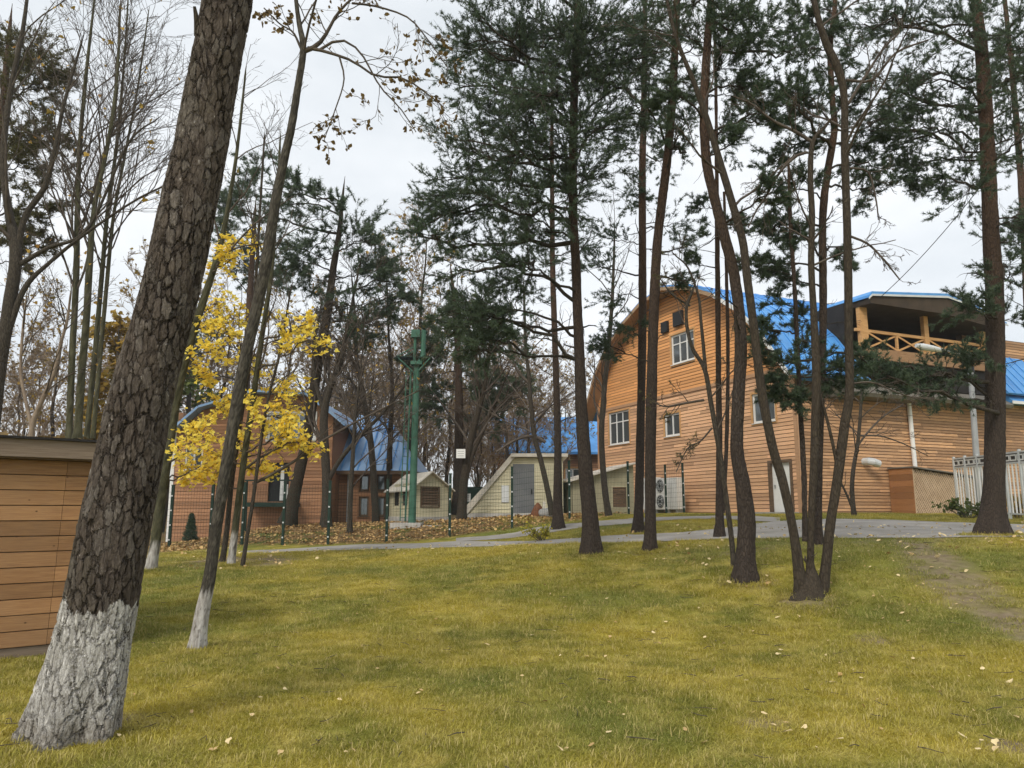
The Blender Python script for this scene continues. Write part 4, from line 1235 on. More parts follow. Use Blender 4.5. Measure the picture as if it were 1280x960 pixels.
# street lamp
lb_, lt = at(1225, 640, 26.5), at(1213, 462, 26.5)
lb_[2] = terrain(lb_[0], lb_[1])
lamp = thing('street_lamp', lb_, 'grey street lamp with a long arm reaching over the white fence', 'street lamp')
pm = MB(); pm.tube([lb_, lb_ + (lt - lb_) * .5, lt], [.115, .10, .085], 14); pm.build('post', M_GREYMETAL, lamp)
lend, lh0, lh1 = at(1200, 442, 26.3), at(1178, 438, 26.2), at(1145, 432, 26.0)
pm = MB(); pm.tube([lt - [0, 0, .05], at(1212, 450, 26.4), lend, lh0], .03, 8); pm.build('arm', M_GREYMETAL, lamp)
pm = MB(); pm.tube([lh0 + [.12, 0, 0], lh0, lh0 + (lh1 - lh0) * .35, lh0 + (lh1 - lh0) * .75, lh1], [.03, .07, .11, .12, .07], 14); pm.build('lamp_head', M_WHITEGREY, lamp)
pm = MB(); pm.tube([lt + [0, 0, -.1], lt + [0, 0, .12]], .12, 12); pm.build('collar', M_BLACK, lamp)

# signs on the tree, green bin, rusty sheet, stones
def plaque(px, py, d, w_, h_, label):
    c = at(px, py, d)
    t = thing('white_plaque', c - [0, 0, h_ / 2], label, 'sign')
    pm = MB(); pm.cbox(c, w_, .02, h_); pm.build('board', M_WHITE, t)
    pm = MB()
    for k in range(3): pm.cbox(c + [0, -.011, h_ * (.25 - .25 * k)], w_ * .7, .004, h_ * .06)
    pm.build('print_line', M_GREYMETAL, t)
    pm = MB(); pm.cbox(c + [0, .03, -h_ * .45], w_ * 1.02, .05, .04); pm.build('batten', M_DARKWOOD, t)
    return t
plaque(576, 567, 30.6, .36, .36, 'small white plaque fixed high on a trunk left of the slanted hut')
plaque(583, 622, 31.2, .34, .32, 'white notice low down beside the slanted end of the hut')
bc = at(592, 636, 35.5); bc[2] = 1.35
bn = thing('green_bin', bc, 'dark green metal bin behind the slanted hut', 'bin')
pm = MB(); pm.prism([bc + [-.5, -.3, .3], bc + [.5, -.3, .3], bc + [.5, -.4, 1.3], bc + [-.5, -.4, 1.3]], (0, .7, 0)); pm.build('body', M_GREENPOST, bn)
pm = MB(); pm.cbox(bc + [0, 0, 1.34], 1.1, .85, .07); pm.build('lid', M_GREENPOST, bn)
for sx in (-.4, .4):
    pm = MB(); pm.cbox(bc + [sx, 0, .15], .1, .5, .3); pm.build('foot', M_BLACK, bn)
rc = at(670, 634, 30.8); rc[2] = terrain(rc[0], rc[1])
rs = thing('rusty_cone_heap', rc, 'rust red pile leaning in front of the grey hut door', 'pile')
ang_ = np.linspace(0, 2 * np.pi, 15, endpoint=False)
prof = [(0.0, .26), (.18, .25), (.36, .20), (.52, .11), (.6, .03)]
V = np.array([[rc[0] + .12 * z + r_ * (1 + .18 * math.sin(3 * a + z * 5)) * math.cos(a), rc[1] + r_ * .8 * math.sin(a), rc[2] - .05 + z] for z, r_ in prof for a in ang_])
ii = np.arange(len(V)).reshape(len(prof), 15)
F = np.stack([ii[:-1], np.roll(ii, -1, 1)[:-1], np.roll(ii, -1, 1)[1:], ii[1:]], -1).reshape(-1, 4)
part('heap', V, F, M_RUST, rs)
pm = MB(); pm.box(rc + [.27, .12, -.1], (.09, 0, 0), (0, .3, 0), (.02, 0, .7)); pm.build('board', M_ROOFPALE, rs)
def stone(px, py, d, s, label):
    c = at(px, py, d); c[2] = terrain(c[0], c[1])
    u_, v_ = np.meshgrid(np.linspace(0, 2 * np.pi, 16, endpoint=False), np.linspace(.05, np.pi - .05, 9))
    r_ = s * (1 + .35 * (vnoise(u_ * 1.3 + px, v_ * 2, 8) - .5))
    V = np.stack([c[0] + r_ * np.cos(u_) * np.sin(v_) * 1.2, c[1] + r_ * np.sin(u_) * np.sin(v_), c[2] + s * .4 + r_ * .75 * np.cos(v_)], -1).reshape(-1, 3)
    ii = np.arange(len(V)).reshape(9, 16)
    F = np.stack([ii[:-1], ii[1:], np.roll(ii, -1, 1)[1:], np.roll(ii, -1, 1)[:-1]], -1).reshape(-1, 4)
    o = part('stone', V - c, F, M_STONE, smooth_shade=True); o.location = c
    return tag(o, label, 'stone')
stone(684, 637, 30.3, .3, 'grey boulder on the leaf litter beside the rust red pile')
# overhead cable
ca, cb = at(1100, 372, 27), at(1300, 130, 20)
cpts = [ca + (cb - ca) * t - np.array([0, 0, .35 * 4 * t * (1 - t)]) for t in np.linspace(0, 1, 14)]
pm = MB(); pm.tube(np.array(cpts) - ca, .012, 6); o = pm.build('overhead_cable', M_CABLE); o.location = ca
tag(o, 'thin black cable slanting up across the sky beside the tallest right pine', 'cable')

# ------------------------------------------------------------------ trees
def path(pts, d=None, dd=0.):
    """trunk line from photograph points (px, py, width px); d distance, dd how much it leans away per point"""
    if d is None: d = on_ground(pts[0][0], pts[0][1])[1]
    P, R = [], []
    for i, (px, py, w) in enumerate(pts):
        p_ = at(px, py, d + dd * i)
        P.append(p_); R.append(w / 2 * .82 * np.dot(p_ - EYE, _FW) / FPX)
    return np.array(P), np.array(R), d

def trunk_mesh(P, R, n, k, amp=.0, cell=(.06, .14), flare=0., white=None, sink=.12, seed=0, power=1.):
    PR = resample(np.concatenate([P, R[:, None]], 1), n, power)
    C, r = PR[:, :3].copy(), np.maximum(PR[:, 3], .004)
    s = np.concatenate([[0], np.cumsum(np.linalg.norm(np.diff(C, axis=0), axis=1))])
    if flare: r = r * (1 + flare * np.exp(-s / (r[0] * 1.6)))
    C0 = C[0] - (C[1] - C[0]) / np.linalg.norm(C[1] - C[0]) * sink
    C[0] = C0
    V, F = tubes(C[None], r[None], k)
    th = np.tile(np.arange(k) / k, n)
    S = np.repeat(s, k); RR = np.repeat(r, k)
    cen = np.repeat(C, k, axis=0)
    rad = unit(V - cen)
    plate = np.ones(len(V)); cid = np.full(len(V), .3)
    disp = np.zeros(len(V))
    if amp:
        nu = max(6, int(round(2 * np.pi * np.median(r) / cell[0])))
        wx = (vnoise(th * nu * .9, S / cell[1] * 2.2, seed + 1) - .5) * 1.0
        wy = (vnoise(th * nu * .8 + 9, S / cell[1] * .8, seed + 2) - .5) * .9
        # tileable round the trunk
        edge = np.minimum(th, 1 - th) * nu
        fade = smooth(edge / 1.0)
        x = th * nu + wx * fade; y = S / cell[1] + wy * fade
        ix, iy = np.floor(x), np.floor(y)
        f1 = np.full(len(V), 9.); f2 = np.full(len(V), 9.); cid = np.zeros(len(V))
        for dx in (-1, 0, 1):
            for dy in (-1, 0, 1):
                cx, cy = ix + dx, iy + dy
                cw = np.mod(cx, nu)
                jx, jy = hash2(cw, cy, seed + 3), hash2(cw, cy, seed + 4)
                dist = np.hypot(cx + .1 + .8 * jx - x, (cy + .1 + .8 * jy - y))
                nearer = dist < f1
                f2 = np.where(nearer, f1, np.minimum(f2, dist))
                cid = np.where(nearer, hash2(cw, cy, seed + 5), cid)
                f1 = np.where(nearer, dist, f1)
        plate = smooth((f2 - f1) / (.07 + .16 * vnoise(th * nu * .35, S / cell[1] * .5, seed + 9)))
        fine = vnoise(th * nu * 5, S / cell[1] * 5, seed + 6) - .5
        fl = np.abs(vnoise(th * nu * 2.2, S / cell[1] * 1.6, seed + 12) - .5) * 2
        disp = amp * (plate * (.55 + .45 * smooth(fl * 2.2)) - .85 + .45 * (cid - .5) + .35 * fine)
        plate = plate * (.45 + .55 * smooth(fl * 3))
    big = (vnoise(th * 4 * 1.0, S * 1.3, seed + 7) - .5) * smooth(np.minimum(th, 1 - th) * 8)
    V = V + rad * (disp + .10 * RR * big)[:, None]
    if flare:
        V += rad * (RR * .2 * np.exp(-S / (RR * 1.2)) * np.sin(th * 2 * np.pi * 5 + seed))[:, None]
    at_ = {'plate': plate, 'cid': cid}
    if white is not None:
        zz = V[:, 2] - P[0][2]
        at_['white'] = smooth((white + (vnoise(th * 26, S * 3, seed + 8) - .5) * .12 - zz) / .09)
        at_['mud'] = .4 * (1 - smooth((zz - .02 - .12 * vnoise(th * 20, S * 6, seed)) / .12))
    else:
        at_['white'] = np.zeros(len(V))
    # cap the top
    return V, [F, np.array([list(range(len(V) - k, len(V)))])], at_, C, r

def taper_out(pts):
    """carry a stem on to a thin tip"""
    (x0, y0, _), (x1, y1, w1) = pts[-2], pts[-1]
    L = max(1e-3, math.hypot(x1 - x0, y1 - y0)); k = min(6 * w1, 38) / L
    return list(pts) + [(x1 + (x1 - x0) * k * .5, y1 + (y1 - y0) * k * .5, w1 * .55), (x1 + (x1 - x0) * k * 1.1, y1 + (y1 - y0) * k, .5)]

def tree_root(name, P, label, cat='tree', group=None):
    b_ = P[0].copy()
    return thing(name, b_, label, cat, group)

def crown_levels(C, r, d, blobs, nsub=7, ntw=5, flat=.55, slope=.18, zj=.6, lrad=1.0, dry=3, zmin=None):
    """limbs out of the trunk line C to each blob (px, py, r px[, extra depth]), with side shoots and twigs"""
    limbs, lr, rad = [], [], []
    for bl in blobs:
        px, py, rp = bl[:3]
        dz = bl[3] if len(bl) > 3 else rng.normal(0, zj)
        c = at(px, py, d + dz)
        br = rp * d / FPX
        hd = np.linalg.norm((C - c)[:, :2], axis=1)
        zs = c[2] - slope * hd
        i = int(np.argmin(np.abs(C[:, 2] - zs) + .05 * hd))
        if zmin is not None: i = max(i, int(np.argmin(np.abs(C[:, 2] - zmin))))
        S = C[i]
        if len(bl) > 4: S = limbs[bl[4]][int(rng.integers(4, 8))]
        L = np.linalg.norm(c - S)
        t = np.linspace(0, 1, 10)[:, None]
        side = rng.normal(size=3) * .06 * L
        Pn = S + (c - S) * t + 4 * t * (1 - t) * (side + np.array([0, 0, rng.uniform(-.06, .1) * L]))
        Pn[1:-1] += rng.normal(scale=.02 * L, size=(8, 3))
        limbs.append(Pn)
        r0 = min(r[i] * .6, (.012 + .011 * L) * lrad)
        lr.append(np.linspace(r0, .35 * r0, 10)); rad.append(br)
    limbs, lr, rad = np.array(limbs), np.array(lr), np.array(rad)
    sub, sr = grow(limbs, lr, nsub, .5, 1., (.35, 1.3), (.55, 1.2), 5, .05, .18, .55, rad * 1.45, flat, rmin=.004)
    tw, tr_ = grow(sub, sr, ntw, .2, 1., (.3, 1.0), (.5, 1.1), 3, .12, .16, .6, np.repeat(rad, nsub) * .62, flat, rmin=.003)
    out = [(limbs, lr, 6), (sub, sr, 4), (tw, tr_, 3)]
    if dry:
        dt, dr_ = grow(limbs, lr, dry, .1, .75, (.5, 1.2), (.5, 1.2), 6, -.05, .25, .4, rad * .9, rmin=.003)
        d2, d2r = grow(dt, dr_, 3, .2, 1, (.4, 1.), (.4, .8), 4, 0, .25, .6, rmin=.0025)
        out += [(dt, dr_, 3), (d2, d2r, 3)]
    return out, sub, tw

def limb_parts(root, lv, mat, single=1):
    """the main limbs one by one, the twigs too small to tell apart joined"""
    for P_, R_, k_ in lv[:single]:
        for i in range(len(P_)):
            V, F = tubes(P_[i:i + 1], R_[i:i + 1], k_)
            part('limb', V, F, mat, root, smooth_shade=True)
    if lv[single:]:
        V, F = join_tubes(lv[single:])
        part('twigs', V, F, mat, root, kind='stuff')

def points_on(P, per, t0, t1):
    m, n, _ = P.shape
    t = rng.uniform(t0, t1, (m, per)) * (n - 1)
    i = np.clip(t.astype(int), 0, n - 2); w = (t - i)[..., None]; mi = np.arange(m)[:, None]
    pos = P[mi, i] * (1 - w) + P[mi, i + 1] * w
    return pos.reshape(-1, 3), unit(P[mi, i + 1] - P[mi, i]).reshape(-1, 3)

def pine(name, label, pts, blobs, d=None, bark=M_BARK_PINE, needle=M_NEEDLE, size=.115, nt=5, n=150, k=20, amp=.010, flare=.42, nsub=8, ntw=6,
         stubs=10, dd=0., zj=.6, cat='tree', group=None, extra=None, slope=.18, dry=3, white=None, zmin=None, dense=1.6):
    P, R, d = path(taper_out(pts), d, dd)
    blobs = list(blobs) + [(b_[0] + rng.normal(0, .6) * b_[2], b_[1] + rng.normal(0, .5) * b_[2], b_[2] * rng.uniform(.75, 1.05), (b_[3] if len(b_) > 3 else 0) + rng.normal(0, zj), q_) for q_, b_ in enumerate(blobs) for _ in range(2) if rng.random() < (dense - 1) / 2]
    root = tree_root(name, P, label, cat, group)
    V, F, A, C, r = trunk_mesh(P, R, n, k, amp, flare=flare, seed=len(label), white=white)
    part('trunk', V, F, bark, root, attrs=A, smooth_shade=True)
    for ex in (extra or []):
        Pe, Re, _ = path(ex, d)
        V, F, A, Ce, re_ = trunk_mesh(Pe, Re, 70, 12, amp * .7, seed=3, sink=.02)
        part('trunk', V, F, bark, root, attrs=A, smooth_shade=True)
    lv, sub, tw = crown_levels(C, r, d, blobs, nsub, ntw, zj=zj, slope=slope, dry=dry, zmin=zmin)
    if stubs:
        Cs = C[int(len(C) * .18):int(len(C) * .9):2]
        st, sr = grow(Cs[None], np.interp(np.linspace(0, 1, len(Cs)), np.linspace(0, 1, len(r)), r)[None], stubs, .05, 1, (1.0, 1.7), (.25, 1.3), 6, .0, .16, .16, 1.0, rmin=.004)
        s2, s2r = grow(st, sr, 3, .2, 1, (.4, 1.1), (.4, .8), 4, 0, .2, .6, rmin=.003)
        lv += [(st, sr, 4), (s2, s2r, 3)]
    limb_parts(root, lv, M_BARK_DARK)
    p1, d1 = points_on(tw, nt, .15, 1.)
    p2, d2_ = points_on(sub, 3, .6, 1.)
    pos, dr_ = np.concatenate([p1, p2]), np.concatenate([d1, d2_])
    dr_ = unit(dr_ + np.array([0, 0, .25]) + rng.normal(scale=.25, size=dr_.shape))
    V, F, A = scatter(TUFT[0], TUFT[1], pos, dr_, rng.uniform(.75, 1.25, len(pos)) * size)
    part('crown', V, F, needle, root, attrs={'var': A})
    return root, C, r, d

# -- the big leaning pine in the foreground
P, R, dB = path([(88, 922, 112), (104, 860, 110), (116, 800, 104), (129, 740, 99), (152, 620, 95), (175, 500, 87), (203, 400, 81), (228, 300, 78), (254, 160, 73), (285, 0, 69), (318, -170, 62), (345, -340, 54), (365, -520, 44), (380, -720, 30), (385, -900, 12)])
R = R * 1.04
big = tree_root('pine_tree', P, 'massive leaning pine with a whitewashed foot in the left foreground', 'tree')
V, F, A, C, r = trunk_mesh(P, R, 1000, 190, 0, (.040, .25), .12, power=1.45, white=.965, sink=.2, seed=11)
part('trunk', V, F, M_BARK_BIG, big, attrs=A, smooth_shade=True)
lv, sub, tw = crown_levels(C, r, dB, [(300, -420, 150), (470, -420, 150), (250, -600, 160), (430, -650, 160), (350, -800, 150), (520, -560, 130), (180, -520, 130), (380, -950, 120)], 8, 5, zj=.8)
st_pts = np.array([at(248, 45, dB - .1), at(246, 25, dB - .15), at(243, 8, dB - .2)])
lv.append((resample(st_pts, 5)[None], np.linspace(.035, .012, 5)[None], 7))
limb_parts(big, lv, M_BARK_DARK)
p1, d1 = points_on(tw, 5, .25, 1.)
V, F, A = scatter(TUFT[0], TUFT[1], p1, d1, rng.uniform(.75, 1.25, len(p1)) * .12)
part('crown', V, F, M_NEEDLE, big, attrs={'var': A})

# -- pines in the middle and on the right
PINES = []
PINES.append(pine('pine_tree', 'straight dark pine with the densest crown left of the paired central trunks',
    [(740, 692, 27), (738, 650, 25), (733, 600, 22), (727, 520, 19), (724, 440, 16), (720, 340, 14.5), (716, 240, 13.5), (718, 120, 12), (722, 0, 10), (726, -130, 8), (728, -260, 5)],
    [(690, 60, 60), (640, 40, 60), (598, 25, 50), (740, 60, 60), (620, 115, 60), (575, 110, 40), (680, 140, 60), (585, 175, 48), (640, 195, 55), (700, 205, 50), (560, 225, 42), (610, 265, 48), (660, 265, 40), (545, 270, 33), (523, 295, 28), (590, 325, 42), (640, 325, 36), (565, 375, 38), (615, 385, 36), (560, 420, 36), (600, 430, 32), (712, 60, 55, -1.3), (722, 120, 50, -1.2), (705, 170, 45, -1.1), (735, 20, 50, -1.4), (690, 110, 50, -1.2), (760, 60, 50, -1.0), (715, 225, 36, -.9), (790, 70, 50, -.6), (800, 160, 40, .3),
     (770, 100, 50), (750, 160, 50), (780, 30, 50), (660, 100, 60), (720, 110, 55), (600, 215, 45), (640, 240, 45), (670, 20, 55), (740, 210, 40), (655, 165, 55), (615, 60, 50), (580, 60, 38),
     (660, -60, 70), (740, -70, 70), (600, -60, 60), (800, -60, 50), (700, -150, 80), (640, -160, 60), (760, -180, 60)],
    size=.10, nt=5, nsub=9, ntw=7, stubs=12, dense=2.2, zj=.9))
PINES.append(pine('pine_tree', 'slim straight pine beyond the path left of the dense dark pine',
    [(698, 661, 17), (697, 620, 14), (697, 540, 11), (694, 440, 9.5), (691, 340, 8.5), (690, 240, 7), (690, 140, 5)],
    [(640, 400, 26), (680, 330, 24), (730, 300, 28), (660, 290, 26), (700, 180, 40), (670, 240, 30), (720, 240, 30), (690, 120, 40), (650, 420, 22)], size=.115, nt=5, stubs=16, n=90, k=12))
PINES.append(pine('pine_tree', 'rust brown pine standing behind its twin just right of the dense dark pine',
    [(797, 666, 16), (799, 620, 14), (801, 520, 13), (803, 420, 12.5), (803, 320, 12), (803, 220, 11), (805, 120, 9), (806, 20, 7), (806, -80, 5)],
    [(765, 300, 30), (790, 245, 30), (745, 335, 26), (770, 372, 30), (780, 410, 24), (760, 440, 22), (845, 280, 26), (780, 180, 36), (830, 200, 30), (760, 90, 40), (820, 60, 40), (800, -30, 50), (840, 0, 40)], size=.11, nt=5, stubs=16))
PINES.append(pine('pine_tree', 'orange barked pine in front of its twin at the edge of the path',
    [(813, 689, 18), (813, 640, 17), (813, 560, 16.5), (815, 470, 16), (817, 400, 15.5), (822, 300, 14.5), (834, 200, 13.5), (842, 100, 12), (846, 0, 10), (849, -120, 7)],
    [(850, 160, 26), (865, 110, 34), (830, 50, 45), (790, 130, 36), (880, 40, 40), (800, 30, 50), (870, 300, 22), (840, 350, 18), (860, -40, 60), (800, -60, 50), (900, -50, 50)], size=.095, nt=5, stubs=14))
PINES.append(pine('pine_tree', 'thick pine bending left in front of the larch gable',
    [(932, 726, 30), (932, 690, 27), (933, 650, 26), (928, 605, 23), (921, 560, 20), (923, 500, 19), (926, 440, 18), (924, 390, 17), (917, 340, 16), (907, 300, 16), (894, 250, 15), (883, 200, 14.5), (880, 130, 13), (884, 60, 12), (888, 0, 10), (892, -130, 7)],
    [(905, 85, 40), (935, 60, 40), (930, 170, 26), (955, 135, 32), (960, 40, 45), (850, 20, 40), (920, 10, 45), (990, 70, 34), (940, 120, 30), (830, 110, 26), (900, -70, 70), (960, -60, 50), (840, -80, 50), (965, 240, 24), (935, 330, 20), (905, 20, 36)], size=.095, nt=5, stubs=14, zmin=5.0))
PINES.append(pine('pine_tree', 'thin paired pine stem behind the thick bending pine',
    [(900, 671, 15), (899, 620, 11), (899, 540, 9.5), (898, 450, 8.5), (897, 340, 8), (896, 240, 6.5), (895, 120, 5), (893, 20, 4)],
    [(880, 260, 20), (920, 280, 20), (900, 180, 28), (880, 120, 26), (925, 140, 28), (870, 330, 18), (895, 60, 36)], size=.095, nt=5, stubs=12, n=80, k=12,
    extra=[[(904, 640, 6), (908, 560, 6), (910, 450, 5.5), (908, 340, 5), (905, 240, 4)]]))
PINES.append(pine('pine_tree', 'reddish pine stem standing just behind the multi-stemmed tree',
    [(1023, 680, 13), (1023, 640, 11), (1024, 560, 11), (1027, 470, 11), (1029, 380, 11.5), (1028, 300, 11), (1030, 250, 11), (1037, 200, 10.5), (1043, 160, 9.5), (1040, 120, 9), (1038, 60, 8), (1044, 0, 7), (1048, -100, 5)],
    [(1000, 60, 36), (1075, 65, 40), (1005, 225, 26), (960, 290, 22), (1080, 180, 30), (1010, 130, 30), (1085, 235, 22), (975, 345, 22), (1070, 320, 20), (990, 180, 24), (1060, 120, 30), (1040, 20, 40), (1000, 20, 30), (1050, -60, 60), (1005, 400, 20), (950, 330, 20), (1095, 150, 34), (1100, 210, 26), (985, 120, 30), (965, 190, 24), (1000, 290, 20)], dense=2.2, size=.095, nt=5, stubs=12, n=90, k=14))
PINES.append(pine('pine_tree', 'tall dark pine at the right edge of the path by the white fence',
    [(1240, 668, 38), (1241, 640, 32), (1243, 590, 29), (1244, 520, 27.5), (1244, 440, 26.5), (1243, 360, 25.5), (1239, 300, 23.5), (1235, 200, 21.5), (1231, 120, 20), (1226, 50, 17), (1220, 0, 14), (1216, -100, 11), (1214, -220, 6)],
    [(1130, 25, 45), (1100, 110, 42), (1160, 85, 50), (1190, 40, 48), (1150, 165, 42), (1183, 200, 42), (1140, 205, 28), (1200, 130, 40), (1265, 40, 50), (1268, 120, 45), (1275, 200, 45), (1268, 275, 36), (1265, 335, 36), (1205, 235, 36), (1170, 130, 38), (1120, 165, 30), (1160, 225, 22), (1260, 400, 26), (1180, 475, 30), (1110, 470, 26), (1200, 395, 20), (1150, 465, 26), (1215, 440, 22),
     (1130, 470, 20), (1085, 468, 22), (1060, 445, 18), (1180, -60, 70), (1250, -60, 70), (1120, -70, 50), (1290, 60, 50), (1300, 160, 50), (1300, 260, 40), (1080, 30, 36), (1140, 110, 36)], size=.095, nt=5, stubs=14, nsub=8, ntw=6, dense=1.9))
PINES.append(pine('pine_tree', 'slender background pine at the far right edge above the fence',
    [(1292, 655, 15), (1290, 500, 13), (1284, 360, 12), (1276, 220, 10), (1266, 100, 8), (1256, 0, 6)],
    [(1250, 90, 36), (1290, 150, 40), (1255, 180, 30), (1275, 60, 40), (1240, 20, 36), (1265, 300, 28)], d=24, size=.15, nt=5, stubs=8, n=70, k=10))
# small low shoots of pine between the trunks
PINES.append(pine('young_pine', 'young pine with sparse low shoots in front of the larch gable',
    [(1006, 668, 8), (1005, 600, 8), (1001, 520, 7.5), (996, 420, 7), (992, 340, 6.5), (988, 280, 6), (986, 215, 4)],
    [(1020, 465, 26), (985, 450, 24), (1045, 480, 26), (1000, 500, 22), (960, 415, 20), (1020, 430, 20), (1050, 460, 20), (970, 480, 18), (965, 500, 16), (940, 430, 14), (975, 380, 18), (1080, 440, 16)], size=.09, nt=4, stubs=14, n=80, k=10, d=13.5, flare=.1, zmin=2.5))

# -- pines of the left and centre distance
PINES.append(pine('pine_tree', 'leaning grey pine with flat layered crown between the yellow maple and the green pole',
    [(360, 652, 20), (374, 590, 18), (385, 540, 16), (395, 470, 15), (408, 400, 13), (416, 340, 11), (424, 290, 8), (428, 250, 5)],
    [(440, 300, 42), (405, 290, 34), (355, 262, 36), (470, 330, 28), (440, 345, 40), (392, 350, 32), (470, 380, 36), (415, 392, 30), (505, 372, 18), (322, 235, 28), (440, 410, 26), (300, 262, 24), (465, 300, 24), (380, 310, 30), (490, 345, 20), (350, 320, 24), (420, 260, 24), (375, 235, 24)],
    d=31, size=.22, nt=5, nsub=8, ntw=5, stubs=10, n=80, k=12, bark=M_BARK_MULTI, zj=.9))
PINES.append(pine('pine_tree', 'olive tinged pine at the left edge of the picture behind the shed',
    [(-30, 560, 26), (-25, 450, 24), (-15, 330, 20), (-5, 220, 16), (5, 120, 11), (12, 40, 6)],
    [(30, 80, 42), (40, 130, 42), (18, 170, 40), (58, 165, 24), (45, 210, 34), (18, 232, 30), (68, 262, 18), (28, 275, 25), (8, 60, 32), (-10, 120, 40), (30, 320, 22), (55, 100, 28), (0, 190, 30)],
    d=25, size=.20, nt=4, needle=M_NEEDLE_OLIVE, nsub=8, stubs=6, n=70, k=12))
PINES.append(pine('pine_tree', 'dark pine right behind the green pole',
    [(572, 640, 17), (573, 580, 15), (574, 520, 13), (573, 460, 11), (570, 400, 9), (566, 360, 6)],
    [(545, 440, 28), (575, 465, 34), (540, 480, 26), (595, 500, 28), (618, 478, 26), (560, 420, 26), (590, 430, 28), (545, 510, 20), (610, 520, 20), (575, 400, 26)],
    d=33, size=.24, nt=5, nsub=8, ntw=5, stubs=8, n=60, k=10))
PINES.append(pine('pine_tree', 'far pine crown rising behind the yellow maple',
    [(300, 640, 16), (306, 500, 13), (312, 380, 10), (318, 280, 6)],
    [(290, 250, 30), (330, 290, 30), (280, 300, 28), (310, 340, 28), (345, 350, 26), (270, 260, 24), (320, 240, 26), (255, 430, 26), (235, 460, 24)],
    d=42, size=.28, nt=4, stubs=4, n=50, k=10))

# -- bare and broadleaf trees
def broad(name, label, stems, d=None, bark=M_BARK_DARK, limbs=(), n1=9, n2=5, n3=4, len1=(.22, .4), t0=.35, white=None, leaves=None, up=.25, group=None, cat='tree', k=14, n=90, amp=.004, flare=.2, twig=M_TWIG, rad1=.4, ang=(.45, .95), dd=0., lv4=0, fine=.0035):
    root = None
    L1 = []
    Cmain = None
    for q_, pts in enumerate(stems):
        pts = taper_out(pts)
        P, R, d_ = path(pts, d, dd)
        if root is None:
            root = tree_root(name, P, label, cat, group); d = d_
        V, F, A, C, r = trunk_mesh(P, R, n, k, amp, (.04, .12), flare if q_ == 0 or pts[0][1] > 600 else 0, white=white, seed=len(label) + q_, sink=.12 if pts[0][1] > 600 else .01)
        part('trunk', V, F, bark, root, attrs=A, smooth_shade=True)
        if Cmain is None: Cmain = (C, r)
        if n1:
            st = max(1, len(C) // 30)
            L1.append(grow(C[None, ::st], r[None, ::st], n1, t0, 1., ang, len1, 8, up, .12, rad1, rmin=.006))
    lv = []
    exp_ = []
    for lm in limbs:
        P, R, _ = path(lm, d)
        PR = resample(np.concatenate([P, R[:, None]], 1), 12)
        exp_.append((PR[None, :, :3], PR[None, :, 3]))
    if exp_:
        E_ = np.concatenate([e[0] for e in exp_]); Er = np.concatenate([e[1] for e in exp_])
        lv.append((E_, Er, 8))
        a, b_ = grow(E_, Er, 7, .2, 1, (.4, 1.0), (.3, .6), 8, up * .3, .16, .45, rmin=.004)
        L1.append((a, b_))
    if L1:
        P1 = np.concatenate([a for a, _ in L1]); R1 = np.concatenate([b_ for _, b_ in L1])
        P2, R2 = grow(P1, R1, n2, .25, 1, (.4, .95), (.35, .65), 6, up * .5, .16, .5, rmin=fine)
        P3, R3 = grow(P2, R2, n3, .2, 1, (.35, .9), (.35, .7), 4, up * .4, .18, .55, rmin=fine)
        lv += [(P1, R1, 5), (P2, R2, 4), (P3, R3, 3)]
        if lv4:
            P4, R4 = grow(P3, R3, lv4, .2, 1, (.35, .9), (.4, .75), 3, up * .3, .15, .6, rmin=fine)
            lv.append((P4, R4, 3))
        limb_parts(root, lv, twig, 2 if exp_ else 1)
        if leaves:
            mat_, per, size, tv, tf, keep = leaves
            pos, _ = points_on(P3, per, .3, 1.)
            kp = rng.random(len(pos)) < keep
            pos = pos[kp]
            V, F, A = scatter(tv, tf, pos, rng.normal(size=pos.shape) + [0, 0, .6], rng.uniform(.7, 1.2, len(pos)) * size)
            part('crown', V, F, mat_, root, attrs={'var': A})
    return root, Cmain[0], Cmain[1], d

def leaf_blobs(root, C, r, d, blobs, mat, size, nsub=7, ntw=5, per=5, twig=M_TWIG, name='crown', zj=.5, slope=.3, tv=MAPLE_V, tf=MAPLE_F):
    lv, sub, tw = crown_levels(C, r, d, blobs, nsub, ntw, flat=.4, slope=slope, zj=zj, dry=0)
    limb_parts(root, lv, twig)
    pos, _ = points_on(tw, per, .1, 1.)
    pos = pos + rng.normal(scale=size * .5, size=pos.shape)
    V, F, A = scatter(tv, tf, pos, rng.normal(size=pos.shape) * .5 + [0, -.35, .75], rng.uniform(.7, 1.25, len(pos)) * size)
    part(name, V, F, mat, root, attrs={'var': A})

